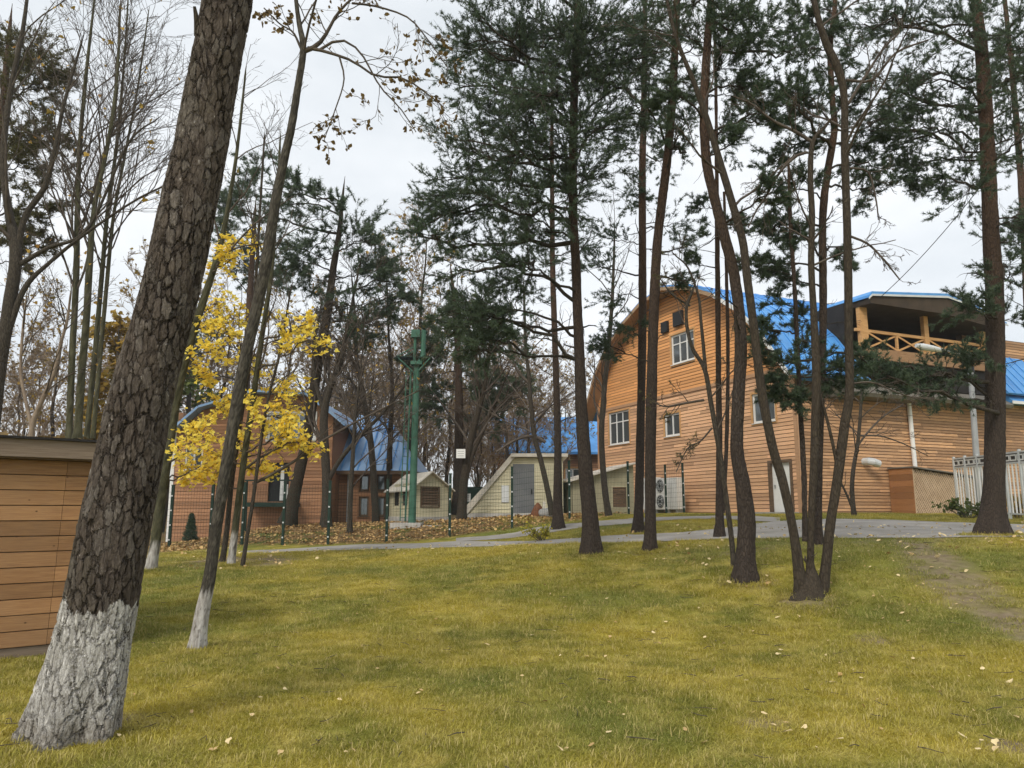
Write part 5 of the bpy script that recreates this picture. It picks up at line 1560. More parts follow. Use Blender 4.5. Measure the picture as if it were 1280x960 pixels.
# second whitewashed tree, with brown leaves hanging on over the sky
broad('aspen_tree', 'slim whitewashed tree leaning right beside the massive pine',
    [[(246, 812, 24), (252, 770, 21), (262, 720, 18), (270, 660, 17.5), (280, 600, 18), (290, 540, 17.5), (304, 460, 17), (320, 390, 17), (334, 320, 16.5), (345, 250, 15), (355, 200, 13), (364, 160, 12), (372, 110, 10.5), (379, 62, 10), (374, 30, 7.5), (370, 0, 6), (364, -60, 5), (366, -130, 3)]],
    bark=M_BARK_BROAD, white=.70, n1=6, n2=4, n3=3, t0=.7, n=260, k=36, amp=.004,
    limbs=[[(380, 64, 8), (396, 57, 7), (408, 42, 5.5), (420, 20, 4.5), (438, 0, 3.5), (470, -25, 2.5)],
           [(385, 60, 6), (405, 64, 5), (440, 76, 4), (470, 95, 3.5), (505, 98, 3), (540, 122, 2.2), (556, 135, 1.5)],
           [(400, 62, 4.5), (425, 50, 4), (450, 65, 3), (475, 108, 2.5), (500, 135, 2), (520, 165, 1.5)],
           [(440, 4, 3.5), (470, 8, 3), (510, 22, 2.6), (535, 50, 2), (560, 85, 1.4)],
           [(376, 60, 4), (366, 40, 3), (350, 30, 2.4), (330, 10, 2)],
           [(424, 70, 3), (430, 100, 2.4), (418, 140, 2), (405, 175, 1.2)]],
    leaves=(M_BROWNLEAF, 2, .065, ROUND_V, ROUND_F, .6), up=-.08, twig=M_TWIG, fine=.0022)

# multi-stemmed tree on the right of the lawn
broad('multi_stem_tree', 'brown multi-stemmed tree fanning out from one stump on the right lawn',
    [[(1004, 744, 22), (999, 715, 17), (995, 685, 14.5), (989, 650, 13), (978, 600, 14), (966, 560, 14), (954, 500, 13.5), (947, 450, 13), (941, 400, 12.5), (933, 340, 12), (928, 300, 11.5), (914, 250, 11), (899, 200, 10.5), (884, 150, 9), (868, 105, 7.5), (850, 60, 6), (838, 20, 5), (828, -30, 4)],
     [(1011, 744, 18), (1013, 700, 11), (1014, 650, 10.5), (1018, 570, 12), (1020, 500, 13), (1020, 450, 12.5), (1017, 390, 10), (1014, 330, 9.5), (1015, 270, 9), (1013, 220, 8.5), (1016, 178, 7), (1030, 160, 5)],
     [(1027, 746, 20), (1032, 710, 15), (1038, 655, 14), (1046, 605, 14), (1052, 560, 14.5), (1056, 530, 14), (1062, 490, 13), (1061, 420, 12.5), (1060, 330, 12), (1058, 260, 11.5), (1056, 190, 11), (1055, 120, 10.5), (1047, 85, 12), (1033, 55, 11), (1022, 20, 9), (1014, -20, 8), (1008, -90, 6)],
     [(1047, 585, 5.5), (1041, 555, 5), (1034, 525, 4.5), (1027, 500, 3.5)],
     [(1012, 753, 58), (1013, 744, 44), (1013, 734, 32), (1014, 722, 22), (1014, 708, 10)]],
    bark=M_BARK_MULTI, n1=6, n2=4, n3=3, t0=.5, len1=(.12, .26), n=160, k=22, amp=.003, flare=.3, ang=(.6, 1.2), up=.1,
    limbs=[[(1016, 178, 6), (995, 165, 5), (965, 150, 4), (940, 130, 3), (915, 120, 2)],
           [(1020, 193, 4), (1000, 192, 5), (975, 215, 4), (955, 250, 3.5), (948, 258, 3), (935, 285, 1.6)],
           [(1060, 130, 5), (1085, 90, 4), (1105, 60, 3.5), (1125, 40, 2)],
           [(1058, 100, 4.5), (1090, 100, 4), (1120, 66, 3.5), (1160, 50, 2.4)],
           [(1062, 295, 4), (1085, 305, 3.5), (1105, 325, 3), (1125, 350, 2)],
           [(1062, 210, 3.5), (1085, 215, 3), (1095, 250, 2.6), (1098, 275, 1.6)],
           [(1061, 480, 3), (1090, 478, 2.6), (1120, 490, 2), (1150, 500, 1.2)]])

# thin forked stem next to the thick bending pine
broad('slender_tree', 'slender forked tree rising beside the thick bending pine',
    [[(917, 708, 7.5), (914, 670, 8), (908, 625, 8), (902, 580, 8), (896, 545, 8), (889, 505, 7.5), (881, 462, 7), (866, 436, 6), (859, 410, 5.5), (858, 385, 5), (864, 368, 4)],
     [(882, 464, 6), (879, 430, 5.5), (876, 400, 5), (873, 370, 4), (860, 335, 3), (845, 320, 2)],
     [(862, 382, 3.5), (850, 375, 3), (838, 366, 2.5), (828, 352, 2)]],
    bark=M_BARK_DARK, n1=6, n2=4, n3=3, t0=.4, len1=(.16, .34), n=90, k=12, amp=.002, flare=.2, ang=(.6, 1.2), up=.1,
    limbs=[[(890, 535, 3), (875, 552, 2.4), (860, 560, 2), (845, 590, 1.5)], [(880, 500, 4), (850, 505, 3.4), (830, 508, 2.4), (812, 500, 1.6)]],
    leaves=(M_NEEDLE_OLIVE, 2, .07, TUFT[0], TUFT[1], .25))
# small tree in front of the long larch wall
broad('small_bare_tree', 'small bare tree against the long larch wall',
    [[(1067, 641, 7), (1065, 610, 6.5), (1067, 585, 6), (1072, 555, 5.5), (1075, 525, 5), (1077, 495, 4), (1082, 465, 3)],
     [(1067, 640, 4), (1060, 622, 3.5), (1052, 605, 3)]], d=27,
    bark=M_BARK_DARK, n1=9, n2=4, n3=3, t0=.3, len1=(.3, .6), n=60, k=10, amp=.002, limbs=[[(1070, 560, 3.6), (1085, 540, 3), (1105, 520, 2.4), (1130, 505, 1.8)], [(1072, 545, 3), (1100, 545, 2.4), (1130, 555, 1.8), (1160, 570, 1.2)]], up=.05, ang=(.7, 1.3))
# low slender tree between the slanted hut and the pines
broad('small_bare_tree', 'crooked thin tree in front of the slanted hut door',
    [[(690, 640, 10), (684, 610, 9), (676, 575, 8), (668, 545, 7.5), (664, 510, 7), (661, 470, 6), (657, 430, 5), (655, 370, 3.5)]], d=29,
    bark=M_BARK_DARK, n1=10, n2=5, n3=3, t0=.25, len1=(.25, .5), n=70, k=10, amp=.003, limbs=[[(682, 553, 5), (665, 545, 4.5), (645, 550, 4), (620, 565, 3)], [(662, 480, 5), (645, 460, 4), (635, 420, 3)]], up=.05, ang=(.7, 1.2))

# yellow maples on the left
YSC = 1.25
YB = [(262, 545, 26), (240, 560, 24), (280, 520, 24), (300, 500, 22), (255, 580, 20), (300, 560, 22), (235, 590, 16), (340, 520, 26), (365, 510, 22), (380, 540, 20), (345, 560, 22), (320, 585, 18), (280, 570, 22), (355, 490, 20), (262, 385, 22), (250, 410, 22), (275, 415, 24), (305, 400, 20), (312, 305, 18), (298, 320, 16), (270, 330, 16), (255, 440, 18), (360, 420, 18), (385, 425, 16), (300, 455, 18), (250, 470, 16), (390, 400, 14), (330, 540, 20), (262, 600, 14), (395, 555, 14)]
YB = [(a, b_, c_ * YSC) for a, b_, c_ in YB]
rt, C, r, d_ = broad('maple_tree', 'mossy whitewashed maple with yellow leaves half hidden behind the massive pine',
    [[(188, 712, 16), (194, 680, 15), (202, 620, 15), (212, 550, 14.5), (224, 480, 14), (240, 420, 13), (256, 370, 11), (272, 320, 9), (285, 260, 7), (296, 190, 5), (306, 100, 3)]],
    bark=M_BARK_MOSS, white=.62, n1=10, n2=4, n3=3, t0=.4, len1=(.16, .34), n=90, k=14, twig=M_TWIG)
leaf_blobs(rt, C, r, d_, YB[:2] + YB[4:5] + YB[6:7] + YB[14:17] + YB[18:22] + YB[25:26], M_YELLOW, .11, 8, 6, 3)
rt, C, r, d_ = broad('maple_tree', 'young yellow-leaved maple with a white painted foot left of the leaning grey pine',
    [[(289, 706, 12), (293, 670, 11), (299, 620, 10), (307, 560, 9.5), (316, 500, 9), (326, 430, 8), (338, 350, 7), (345, 270, 5), (350, 180, 3)]],
    bark=M_BARK_MOSS, white=.72, n1=12, n2=4, n3=3, t0=.3, len1=(.16, .36), n=80, k=12,
    limbs=[[(316, 605, 5), (345, 590, 4.6), (375, 572, 4.2), (400, 553, 3.8), (440, 530, 3.2), (480, 510, 2.6), (524, 488, 1.8)]])
leaf_blobs(rt, C, r, d_, YB[2:4] + YB[5:6] + YB[7:12] + YB[12:14] + YB[17:18] + YB[22:25] + YB[26:], M_YELLOW, .105, 8, 6, 3)
broad('maple_tree', 'thin dark young tree with a pale foot between the two yellow maples',
    [[(278, 703, 9), (284, 660, 8), (290, 600, 7.5), (300, 530, 7), (312, 450, 6), (318, 380, 5), (324, 280, 4), (330, 180, 3)]],
    bark=M_BARK_DARK, white=.75, n1=12, n2=4, n3=3, t0=.3, len1=(.14, .3), n=70, k=10)
rt, C, r, d_ = broad('maple_tree', 'small crooked sapling with few yellow leaves right of the white-footed maple',
    [[(303, 708, 7), (309, 670, 6), (317, 620, 5.5), (325, 560, 5), (335, 500, 4.5), (350, 440, 4), (362, 370, 3)]],
    bark=M_BARK_DARK, white=.5, n1=10, n2=4, n3=3, t0=.3, len1=(.16, .34), n=60, k=9)

# left background: dark forked tree and bare stems over the shed
broad('forked_tree', 'dark forked tree at the left edge above the shed roof',
    [[(-14, 560, 24), (0, 450, 20), (12, 380, 18), (20, 315, 17), (10, 260, 11), (4, 200, 9), (12, 120, 8), (28, 40, 6), (36, -20, 4)],
     [(20, 318, 11), (32, 270, 9), (55, 235, 8), (68, 190, 6.5), (80, 130, 5), (100, 60, 3.5)],
     [(7, 425, 10), (30, 362, 8), (60, 330, 6), (110, 290, 4.5), (170, 250, 3.4), (215, 228, 2.4)],
     [(25, 330, 8), (60, 310, 6), (110, 285, 4.5), (160, 180, 3.4), (195, 150, 2)]], d=19,
    bark=M_BARK_DARK, n1=8, n2=4, n3=4, t0=.35, len1=(.2, .4), n=80, k=12, leaves=(M_OLIVE, 1, .14, MAPLE_V, MAPLE_F, .12), up=.2)
for nm, st, dep, ly in (
    ('bare dark stem standing closest to the shed roof ridge', [[(86, 548, 10), (90, 450, 9.5), (95, 350, 9), (97, 260, 8), (100, 180, 6.5), (108, 90, 5), (118, 0, 3)]], 24, 1),
    ('taller bare dark stem with a knee just right of the first bare stem', [[(97, 548, 12), (102, 470, 11), (108, 400, 10.5), (112, 330, 10), (118, 260, 7), (135, 180, 6), (146, 100, 4.5), (150, 20, 3)]], 23, 1),
    ('pale grey slanting bare stem third from the shed edge', [[(108, 548, 8), (118, 450, 8), (126, 360, 7), (134, 270, 6), (146, 180, 5), (155, 80, 3.5), (160, 0, 2)]], 25, 0),
    ('thin greyish slanting bare stem nearest the massive pine', [[(116, 548, 7), (124, 460, 6.5), (133, 360, 6), (142, 270, 5), (155, 200, 4), (172, 110, 3), (185, 20, 2)]], 26, 0)):
    broad('bare_tree', nm, st, d=dep, bark=M_BARK_MOSS, n1=22, n2=7, n3=5, t0=.3, fine=.006, len1=(.22, .45), n=70, k=10, up=.35, leaves=(M_ORANGE, 1, .12, MAPLE_V, MAPLE_F, .04) if ly else None)
broad('bare_shrub', 'grey bare shrub forking low over the shed roof', [[(39, 548, 8), (42, 525, 7.5), (55, 495, 7), (68, 465, 6), (76, 430, 5), (84, 400, 4), (88, 370, 3)], [(40, 535, 6), (32, 500, 5), (26, 465, 4.5), (28, 420, 4), (32, 380, 3)]], d=21,
    bark=M_TWIG_BROWN, n1=12, n2=5, n3=4, t0=.2, len1=(.4, .8), n=40, k=8, leaves=(M_ORANGE, 1, .11, MAPLE_V, MAPLE_F, .10), up=.3)
# autumn-coloured trees glimpsed beside the big trunk
rt, C, r, d_ = broad('autumn_tree', 'rounded olive and orange tree glimpsed left of the massive trunk', [[(145, 600, 10), (146, 540, 9), (147, 480, 7), (148, 430, 4)]], d=38, n1=4, n2=3, n3=2, n=30, k=8)
leaf_blobs(rt, C, r, d_, [(145, 430, 22), (150, 460, 26), (140, 490, 24), (135, 520, 22), (155, 500, 24), (160, 535, 24), (130, 545, 20), (150, 410, 18), (165, 440, 20)], M_OLIVE, .28, 8, 6, 6)
rt, C, r, d_ = broad('autumn_tree', 'green and olive thicket tree behind the first yellow maple', [[(232, 640, 10), (234, 560, 9), (236, 500, 7), (238, 450, 4)]], d=40, n1=4, n2=3, n3=2, n=30, k=8)
leaf_blobs(rt, C, r, d_, [(225, 500, 22), (240, 530, 22), (235, 475, 20), (220, 545, 20), (250, 505, 18)], M_GREENLEAF, .26, 7, 5, 5)

# trees around the left building and the pole
broad('bare_tree', 'dark wide-forked bare tree at the corner of the brown building',
    [[(408, 655, 16), (408, 600, 14), (406, 560, 13), (405, 520, 12), (412, 485, 10), (425, 455, 8), (432, 420, 6), (440, 380, 4), (450, 330, 2.5)],
     [(408, 605, 8), (425, 575, 7), (450, 545, 6), (475, 520, 5), (500, 490, 3.5), (520, 460, 2)],
     [(407, 520, 8), (395, 480, 6), (392, 440, 5), (400, 390, 3.5)]], d=30,
    bark=M_BARK_DARK, n1=16, n2=7, n3=5, fine=.007, t0=.25, len1=(.25, .5), n=60, k=10, leaves=(M_ORANGE, 1, .13, MAPLE_V, MAPLE_F, .03))
broad('bare_tree', 'twiggy young tree before the low wing of the brown building',
    [[(437, 662, 8), (438, 620, 7.5), (441, 570, 6.5), (444, 520, 5), (450, 470, 3.5), (455, 420, 2)]], d=28.5,
    bark=M_BARK_DARK, n1=20, n2=6, n3=5, fine=.006, t0=.15, len1=(.25, .5), n=50, k=9, leaves=(M_ORANGE, 1, .09, ROUND_V, ROUND_F, .05))
broad('bare_tree', 'bare trunk just left of the small gabled hut',
    [[(470, 655, 12), (468, 620, 11), (464, 560, 10), (455, 500, 8), (446, 450, 6), (444, 400, 4), (440, 350, 2.5)]], d=33,
    bark=M_BARK_DARK, n1=14, n2=7, n3=5, fine=.007, t0=.2, len1=(.25, .5), n=50, k=9)
broad('bare_tree', 'brown trunk standing close behind the small gabled hut',
    [[(485, 650, 10), (486, 600, 9.5), (488, 540, 8), (490, 480, 6), (486, 420, 4), (484, 360, 2.5)]], d=35,
    bark=M_BARK_MULTI, n1=14, n2=7, n3=5, fine=.007, t0=.2, len1=(.25, .5), n=50, k=9)
broad('bare_tree', 'leaning tree carrying the white plaque left of the slanted hut',
    [[(577, 645, 15), (580, 600, 13), (586, 560, 12), (596, 520, 9), (606, 480, 7), (612, 440, 5), (622, 390, 3)],
     [(580, 610, 8), (590, 570, 7), (603, 540, 6), (620, 500, 4), (634, 470, 2.5)]], d=31,
    bark=M_BARK_MULTI, n1=12, n2=7, n3=5, fine=.007, t0=.2, len1=(.25, .5), n=50, k=9)
broad('bare_tree', 'dark bare tree right of the dense pine in front of the far blue roof',
    [[(760, 640, 10), (755, 600, 9.5), (752, 540, 9), (756, 480, 8), (762, 420, 7), (766, 360, 5), (768, 300, 3)]], d=27,
    bark=M_BARK_DARK, n1=12, n2=5, n3=3, t0=.25, len1=(.2, .4), n=50, k=9)

# the wood behind: bare trees in a few kinds, copied one by one
def proto(seed, H, label):
    global rng
    keep = rng
    rng = np.random.default_rng(seed)
    z = np.linspace(0, H, 10)
    pts = np.stack([np.cumsum(rng.normal(scale=.12, size=10)), np.cumsum(rng.normal(scale=.12, size=10)), z], 1)
    pts[:, :2] -= pts[0, :2]
    R = np.linspace(.14, .02, 10) * H / 11
    root = thing('background_tree', (0, 0, 0), label, 'tree', 'bare trees of the wood behind the huts')
    V, F, A, C, r = trunk_mesh(pts, R, 24, 7, 0, sink=.3, seed=seed)
    part('trunk', V, F, M_BARK_MULTI, root, attrs=A, smooth_shade=True)
    a1 = grow(C[None], r[None], 20, .16, 1., (.4, .85), (.25, .45), 7, .35, .12, .42, rmin=.012)
    a2 = grow(*a1, 6, .2, 1, (.4, .9), (.35, .6), 5, .2, .16, .5, rmin=.009)
    a3 = grow(*a2, 5, .2, 1, (.35, .9), (.4, .75), 4, .15, .18, .6, rmin=.009)
    a4 = grow(*a3, 3, .2, 1, (.35, .9), (.5, .9), 3, .1, .18, .6, rmin=.007)
    V, F = join_tubes([(*a1, 4), (*a2, 3), (*a3, 3), (*a4, 3)])
    part('twigs', V, F, M_TWIG_BROWN, root, kind='stuff')
    pos, _ = points_on(a3[0], 1, .3, 1.)
    pos = pos[rng.random(len(pos)) < .9]
    V, F, A = scatter(ROUND_V, ROUND_F, pos, rng.normal(size=pos.shape), rng.uniform(.10, .2, len(pos)))
    part('crown', V, F, M_BROWNLEAF if seed % 2 else M_OLIVE, root, attrs={'var': A})
    rng = keep
    return root
def dup(root):
    r_ = root.copy(); COL.objects.link(r_)
    for ch in root.children:
        c = ch.copy(); COL.objects.link(c); c.parent = r_
    return r_
WOOD_LABEL = 'bare brown twiggy tree in the wood behind the huts'
protos = [proto(101, 10, WOOD_LABEL), proto(102, 11, WOOD_LABEL), proto(103, 9, WOOD_LABEL), proto(104, 12, WOOD_LABEL)]
spots = [(395, 44), (430, 52), (455, 46), (480, 58), (505, 50), (525, 44), (545, 60), (560, 47), (585, 55), (605, 48), (625, 62), (640, 52), (660, 45), (680, 58), (700, 64), (720, 62), (500, 70), (570, 70), (620, 72), (450, 68), (540, 52), (650, 66), (600, 41), (515, 39), (635, 40),
         (440, 55), (470, 50), (530, 48), (580, 46), (595, 58), (612, 44), (645, 46), (665, 52), (690, 48), (705, 54), (575, 62), (520, 64), (480, 66), (425, 60), (610, 66), (420, 58), (350, 48), (315, 52), (270, 50), (10, 46), (60, 42), (130, 44), (170, 40), (20, 48), (55, 58), (80, 50), (110, 62), (150, 54), (180, 66), (210, 50), (250, 60), (290, 55), (330, 64), (370, 52), (-40, 60), (240, 48)]
for i, (px, d) in enumerate(spots):
    o = protos[i] if i < 4 else dup(protos[i % 4])
    x = (px - 640) / FPX * d
    o['label'] = ('bare brown twiggy tree far behind the plank shed' if px < 200 else 'bare brown twiggy tree rising behind the brown clapboard building' if px < 385 else 'bare brown twiggy tree between the brown building and the green pole' if px < 515 else 'bare brown twiggy tree in the wood behind the slanted hut' if px < 642 else 'bare brown twiggy tree behind the far blue roof')
    o.location = (x, d, float(terrain(x, d)))
    o.rotation_euler = (0, 0, rng.uniform(0, 6.28))
    s = rng.uniform(.66, 1.0) * (1.0 if px > 515 else 1.4)
    o.scale = (s * 1.1, s * 1.1, s)

# ------------------------------------------------------------------ shrubs and ground cover
def shrub(name, label, px, py, d, h, w, mat, size, n, tv=ROUND_V, tf=ROUND_F):
    c = at(px, py, d); c[2] = terrain(c[0], c[1])
    root = thing(name, c, label, 'shrub')
    base = np.stack([c + rng.normal(scale=w * .12, size=3) * [1, 1, 0] for _ in range(9)])
    top = base + np.stack([rng.normal(scale=w * .5, size=9), rng.normal(scale=w * .5, size=9), rng.uniform(.6, 1, 9) * h], 1)
    P = np.stack([base + (top - base) * t for t in np.linspace(0, 1, 5)], 1)
    R = np.tile(np.linspace(.012, .004, 5), (9, 1))
    s1 = grow(P, R, 6, .2, 1, (.4, 1), (.4, .7), 4, .2, .15, .6, rmin=.003)
    V, F = join_tubes([(P, R, 5), (*s1, 3)])
    part('stems', V, F, M_TWIG, root)
    pos, _ = points_on(s1[0], n // 54 + 1, .0, 1.)
    pos = pos + rng.normal(scale=.03, size=pos.shape)
    pos[:, 2] = np.maximum(pos[:, 2], c[2] + .02)
    V, F, A = scatter(tv, tf, pos, rng.normal(size=pos.shape) + [0, -.3, .8], rng.uniform(.7, 1.2, len(pos)) * size)
    part('leaves', V, F, mat, root, attrs={'var': A})
    return root
shrub('yellow_shrub', 'low yellow-green shrub at the fork of the paths', 676, 674, 21.5, .42, .5, M_SHRUB, .07, 320)
shrub('low_shrub', 'low green shrub with broad leaves at the foot of the white fence', 1212, 655, 24.5, .5, .8, M_GREENLEAF, .11, 520)
shrub('low_shrub', 'green shrub seen through the white fence right of the pine', 1272, 650, 24.5, .7, .7, M_OLIVE, .10, 380)
# small conifer by the left building
c = at(237, 685, 30); c[2] = terrain(c[0], c[1])
ct = thing('small_conifer', c, 'small dark conical conifer in front of the brown building', 'shrub')
pm = MB(); pm.tube([c - [0, 0, .1], c + [0, 0, .95]], [.03, .01], 7); pm.build('trunk', M_BARK_DARK, ct)
tz = rng.uniform(.05, 1.05, 900); ta = rng.uniform(0, 6.28, 900); trr = (1.1 - tz) * .27 * np.sqrt(rng.uniform(.1, 1, 900))
pos = c + np.stack([np.cos(ta) * trr, np.sin(ta) * trr, tz], 1)
V, F, A = scatter(TUFT[0], TUFT[1], pos, np.stack([np.cos(ta), np.sin(ta), .2 + 0 * ta], 1), rng.uniform(.8, 1.2, 900) * .11)
part('crown', V, F, M_NEEDLE, ct, attrs={'var': A})

# leaf litter on the bank behind the fence
n = 17000
lx, ly_ = rng.uniform(-13, 6, n), rng.uniform(24, 38, n)
k_ = (litter_mask(lx, ly_) > rng.random(n)) & off_road(lx, ly_)
lx, ly_ = lx[k_], ly_[k_]
pos = np.stack([lx, ly_, terrain(lx, ly_) + rng.uniform(.01, .05, len(lx))], 1)
V, F, A = scatter(ROUND_V, ROUND_F, pos, rng.normal(size=pos.shape) * .45 + [0, 0, 1], rng.uniform(.06, .13, len(pos)))
o = part('leaf_litter', V, F, M_LITTER, attrs={'var': A})
tag(o, 'brown and yellow leaf litter covering the bank behind the fence', 'leaves', kind='stuff')
n = 2200
lx, ly_ = rng.uniform(-14, 14, n), rng.uniform(12, 24, n)
near_e = np.abs(ly_ - np.interp(lx, [-11, -3.5, 0, 4.9, 9.7], [22.5, 21.5, 20.5, 20, 19])) < np.abs(rng.normal(scale=1.2, size=n))
dm = (dirt_shade_mask(lx, ly_) > .2)
k_ = near_e | dm
lx, ly_ = lx[k_], ly_[k_]
pos = np.stack([lx, ly_, terrain(lx, ly_) + .03], 1)
V, F, A = scatter(ROUND_V, ROUND_F, pos, rng.normal(size=pos.shape) * .4 + [0, 0, 1], rng.uniform(.06, .11, len(pos)))
o = part('path_leaves', V, F, M_FALLEN, attrs={'var': A})
tag(o, 'scattered yellow leaves along the path edges', 'leaves', kind='stuff')

# single fallen leaves on the lawn
leaf_meshes = []
for k in range(6):
    tv, tf = (ROUND_V, ROUND_F) if k < 4 else (MAPLE_V, MAPLE_F)
    V = tv * np.array([1, 1, 1]) - [0, .45, 0]
    V = V + rng.normal(scale=.03, size=V.shape)
    leaf_meshes.append(new_mesh('fallen_leaf', V, tf, M_FALLEN, attrs={'var': np.full(len(V), rng.random())}))
cnt = 0
while cnt < 230:
    py = 690 + 270 * rng.random() ** 1.1
    px = rng.uniform(5, 1275)
    if rng.random() > (.35 + .65 * (px > 640)): continue
    p_ = on_ground(px, py)
    if not off_road(p_[0], p_[1]): continue
    o = bpy.data.objects.new('fallen_leaf', leaf_meshes[rng.integers(6)])
    COL.objects.link(o)
    o.location = p_ + [0, 0, .034 if p_[1] < 12 else .045]
    o.rotation_euler = (rng.normal(0, .35), rng.normal(0, .35), rng.uniform(0, 6.28))
    s = rng.uniform(.028, .062)
    o.scale = (s, s * rng.uniform(.8, 1.2), s)
    tag(o, 'small pale yellow fallen leaf lying on the lawn', 'leaf', 'fallen leaves on the lawn')
    cnt += 1

# fallen twigs and needles on the lawn
n = 420
ty = np.sqrt(rng.uniform(4.5 ** 2, 15 ** 2, n)); tx = rng.uniform(-.7, .7, n) * ty
tl = rng.uniform(.04, .22, n); ta = rng.uniform(0, 6.28, n)
tz_ = terrain(tx, ty) + .03
P0 = np.stack([tx, ty, tz_], 1); e_ = np.stack([np.cos(ta) * tl, np.sin(ta) * tl, rng.normal(0, .01, n)], 1)
P_ = np.stack([P0, P0 + e_ * .5 + rng.normal(0, .008, (n, 3)), P0 + e_], 1)
V, F = tubes(P_, np.tile([.003, .0028, .0015], (n, 1)) * rng.uniform(.6, 1.5, (n, 1)), 4)
o = part('twig_litter', V, F, M_TWIG)
tag(o, 'tiny dry twigs strewn over the lawn', 'twigs', kind='stuff')

# grass blades: tufts set out over the lawn
def blade_tuft(seed, nb, rad, h, w):
    r_ = np.random.default_rng(seed)
    V, F, A = [], [], []
    for _ in range(nb):
        a, q_ = r_.uniform(0, 6.28), rad * math.sqrt(r_.random())
        b0 = np.array([q_ * math.cos(a), q_ * math.sin(a), -.01])
        th, lean, hh_ = r_.uniform(0, 6.28), r_.uniform(.1, 1.1), h * r_.uniform(.5, 1.25)
        dr_ = np.array([math.cos(th) * math.sin(lean), math.sin(th) * math.sin(lean), math.cos(lean)])
        sd_ = np.array([-math.sin(th + .6), math.cos(th + .6), 0]) * w
        m1 = b0 + dr_ * hh_ * .55
        tip = b0 + dr_ * hh_ + np.array([math.cos(th), math.sin(th), -.35]) * hh_ * .3
        i = len(V)
        V += [b0 - sd_, b0 + sd_, m1 - sd_ * .7, m1 + sd_ * .7, tip]
        F += [(i, i + 1, i + 3), (i, i + 3, i + 2), (i + 2, i + 3, i + 4)]
        A += [r_.random()] * 5
    return new_mesh('grass_tuft', V, np.array(F), M_GRASS, attrs={'var': A})
tufts = bpy.data.collections.new('grass_tufts')
for k in range(5):
    o = bpy.data.objects.new('grass_tuft', blade_tuft(200 + k, 64, .13, .048, .0021))
    tufts.objects.link(o)
def lay(seed, nb, rad, h, w, lean):
    r_ = np.random.default_rng(seed)
    V, F, A = [], [], []
    for _ in range(nb):
        a, q_ = r_.uniform(0, 6.28), rad * math.sqrt(r_.random())
        th, le = r_.uniform(0, 6.28), r_.uniform(*lean)
        b0 = np.array([q_ * math.cos(a), q_ * math.sin(a), .0])
        d_ = np.array([math.cos(th) * math.sin(le), math.sin(th) * math.sin(le), math.cos(le)]) * h * r_.uniform(.5, 1.2)
        sd_ = np.array([-math.sin(th), math.cos(th), 0]) * w
        i = len(V)
        V += [b0 - sd_, b0 + sd_, b0 + d_ * .6 - sd_, b0 + d_ * .6 + sd_, b0 + d_ + [0, 0, -.2 * h]]
        F += [(i, i + 1, i + 3), (i, i + 3, i + 2), (i + 2, i + 3, i + 4)]
        A += [r_.uniform(.5, 1)] * 5
    return new_mesh('grass_tuft', V, np.array(F), M_GRASS, attrs={'var': A})
for args in ((300, 30, .13, .066, .002, (.1, .9)), (301, 44, .15, .07, .0018, (.9, 1.4))):
    o = bpy.data.objects.new('grass_tuft', lay(*args)); tufts.objects.link(o)
def lawn_points(n, y0, y1, spread):
    yy = np.sqrt(rng.uniform(y0 ** 2, y1 ** 2, n))
    xx = rng.uniform(-1, 1, n) * (yy * spread + .5)
    ok = off_road(xx, yy) & (yy < np.interp(xx, [-30, -11, -3.5, 0, 4.9, 9.7, 25], [24.5, 24, 22.5, 22, 23, 22, 22])) & (rng.random(n) > dirt_shade_mask(xx, yy) * (.35 + 1.1 * vnoise(xx * 2.3, yy * 2.3, 21))) & (litter_mask(xx, yy) < .5)
    return np.stack([xx[ok], yy[ok], terrain(xx[ok], yy[ok])], 1)
pn, pf = lawn_points(15000, 3.6, 10.5, .74), lawn_points(30000, 10.5, 25, .74)
pi = lawn_points(0, 1, 2, 1)
gp2 = np.concatenate([pn, pf])
sc_ = np.concatenate([rng.uniform(.7, 1.25, len(pn)), rng.uniform(.9, 1.6, len(pf))])
# the grass strip before the larch wall and the island between the paths
xs, ys_ = rng.uniform(-.5, 17, 9000), rng.uniform(18, 31, 9000)
okk = off_road(xs, ys_) & (ys_ > np.interp(xs, [0, 4.9, 9.7], [21, 19, 18])) & (rng.random(9000) < .8)
strip = np.stack([xs[okk], ys_[okk], terrain(xs[okk], ys_[okk])], 1)
gp2 = np.concatenate([gp2, strip]); sc_ = np.concatenate([sc_, rng.uniform(1., 1.6, len(strip))])
FEET = [(88, 922, .46), (246, 812, .16), (740, 692, .22), (813, 689, .18), (932, 726, .24), (1012, 750, .36), (1240, 668, .3), (188, 712, .18), (289, 706, .16)]
for fx, fy_, fr_ in FEET:
    c_ = on_ground(fx, fy_)
    a_ = rng.uniform(0, 6.28, 70); q_ = fr_ * rng.uniform(.95, 1.6, 70)
    xx, yy = c_[0] + q_ * np.cos(a_), c_[1] + q_ * np.sin(a_)
    gp2 = np.concatenate([gp2, np.stack([xx, yy, terrain(xx, yy)], 1)]); sc_ = np.concatenate([sc_, rng.uniform(1.0, 1.9, 70)])
gm = bpy.data.meshes.new('grass')
gm.vertices.add(len(gp2))
gm.vertices.foreach_set('co', gp2.astype(np.float32).ravel())
a = gm.attributes.new('tuft_scale', 'FLOAT', 'POINT'); a.data.foreach_set('value', sc_.astype(np.float32))
a = gm.attributes.new('tuft_spin', 'FLOAT', 'POINT'); a.data.foreach_set('value', rng.uniform(0, 6.28, len(gp2)).astype(np.float32))
go = bpy.data.objects.new('grass', gm)
COL.objects.link(go)
tag(go, 'short yellowing autumn grass covering the lawn', 'grass', kind='stuff')
ng = bpy.data.node_groups.new('grass_nodes', 'GeometryNodeTree')
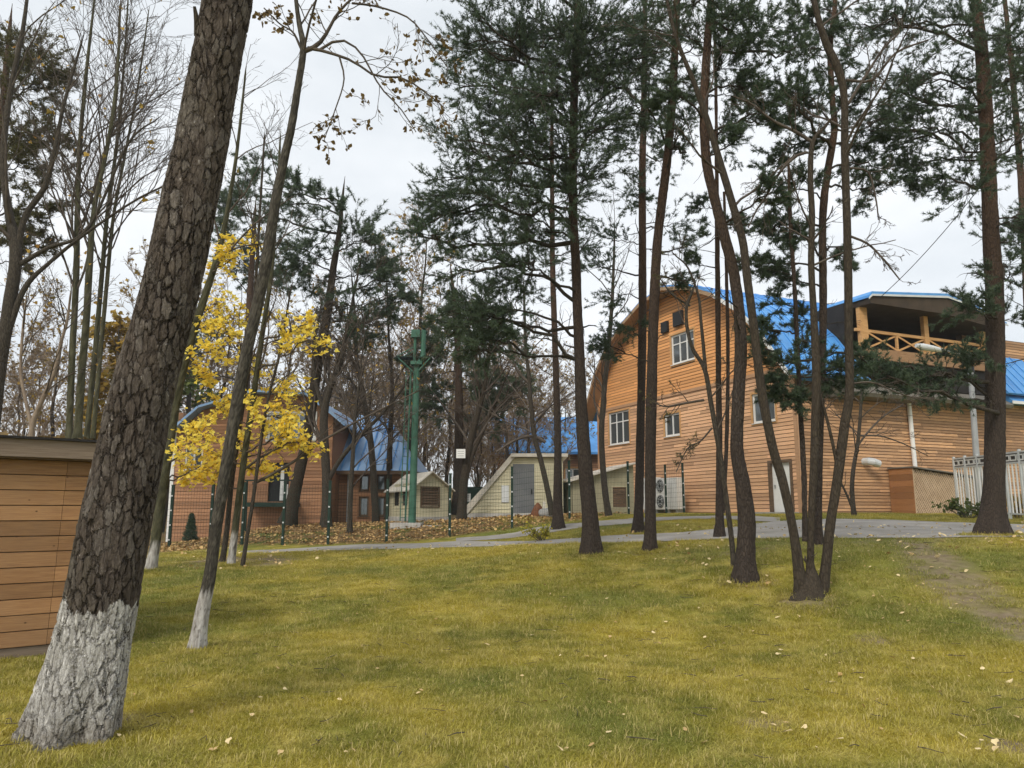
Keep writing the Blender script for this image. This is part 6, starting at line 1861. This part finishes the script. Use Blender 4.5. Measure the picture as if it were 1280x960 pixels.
ng.interface.new_socket('Geometry', in_out='INPUT', socket_type='NodeSocketGeometry')
ng.interface.new_socket('Geometry', in_out='OUTPUT', socket_type='NodeSocketGeometry')
gi, gout = ng.nodes.new('NodeGroupInput'), ng.nodes.new('NodeGroupOutput')
ci = ng.nodes.new('GeometryNodeCollectionInfo')
ci.inputs['Collection'].default_value = tufts
ci.inputs['Separate Children'].default_value = True
ci.inputs['Reset Children'].default_value = True
ip = ng.nodes.new('GeometryNodeInstanceOnPoints')
ip.inputs['Pick Instance'].default_value = True
na = ng.nodes.new('GeometryNodeInputNamedAttribute'); na.data_type = 'FLOAT'; na.inputs['Name'].default_value = 'tuft_scale'
ns = ng.nodes.new('GeometryNodeInputNamedAttribute'); ns.data_type = 'FLOAT'; ns.inputs['Name'].default_value = 'tuft_spin'
cx = ng.nodes.new('ShaderNodeCombineXYZ')
ng.links.new(ns.outputs['Attribute'], cx.inputs['Z'])
ng.links.new(gi.outputs[0], ip.inputs['Points'])
ng.links.new(ci.outputs[0], ip.inputs['Instance'])
ng.links.new(cx.outputs[0], ip.inputs['Rotation'])
ng.links.new(na.outputs['Attribute'], ip.inputs['Scale'])
ng.links.new(ip.outputs[0], gout.inputs[0])
md = go.modifiers.new('grass', 'NODES')
md.node_group = ng

# the damp autumn air between the trees
hz = MB(); hz.box((-700, -320, -2.5), (1400, 0, 0), (0, 1300, 0), (0, 0, 32))
ho = hz.build('haze', None)
tag(ho, 'thin pale autumn haze between the trees', 'haze', kind='stuff')
hm = bpy.data.materials.new('haze')
hm.use_nodes = True
hm.node_tree.nodes.clear()
hv = hm.node_tree.nodes.new('ShaderNodeVolumePrincipled')
hv.inputs['Color'].default_value = (.9, .92, .94, 1)
hv.inputs['Density'].default_value = .0006
hmo = hm.node_tree.nodes.new('ShaderNodeOutputMaterial')
hm.node_tree.links.new(hv.outputs[0], hmo.inputs['Volume'])
ho.data.materials.append(hm)

if False:
    print('TRIS', sum(sum(len(p.vertices) - 2 for p in me.polygons) for me in bpy.data.meshes))
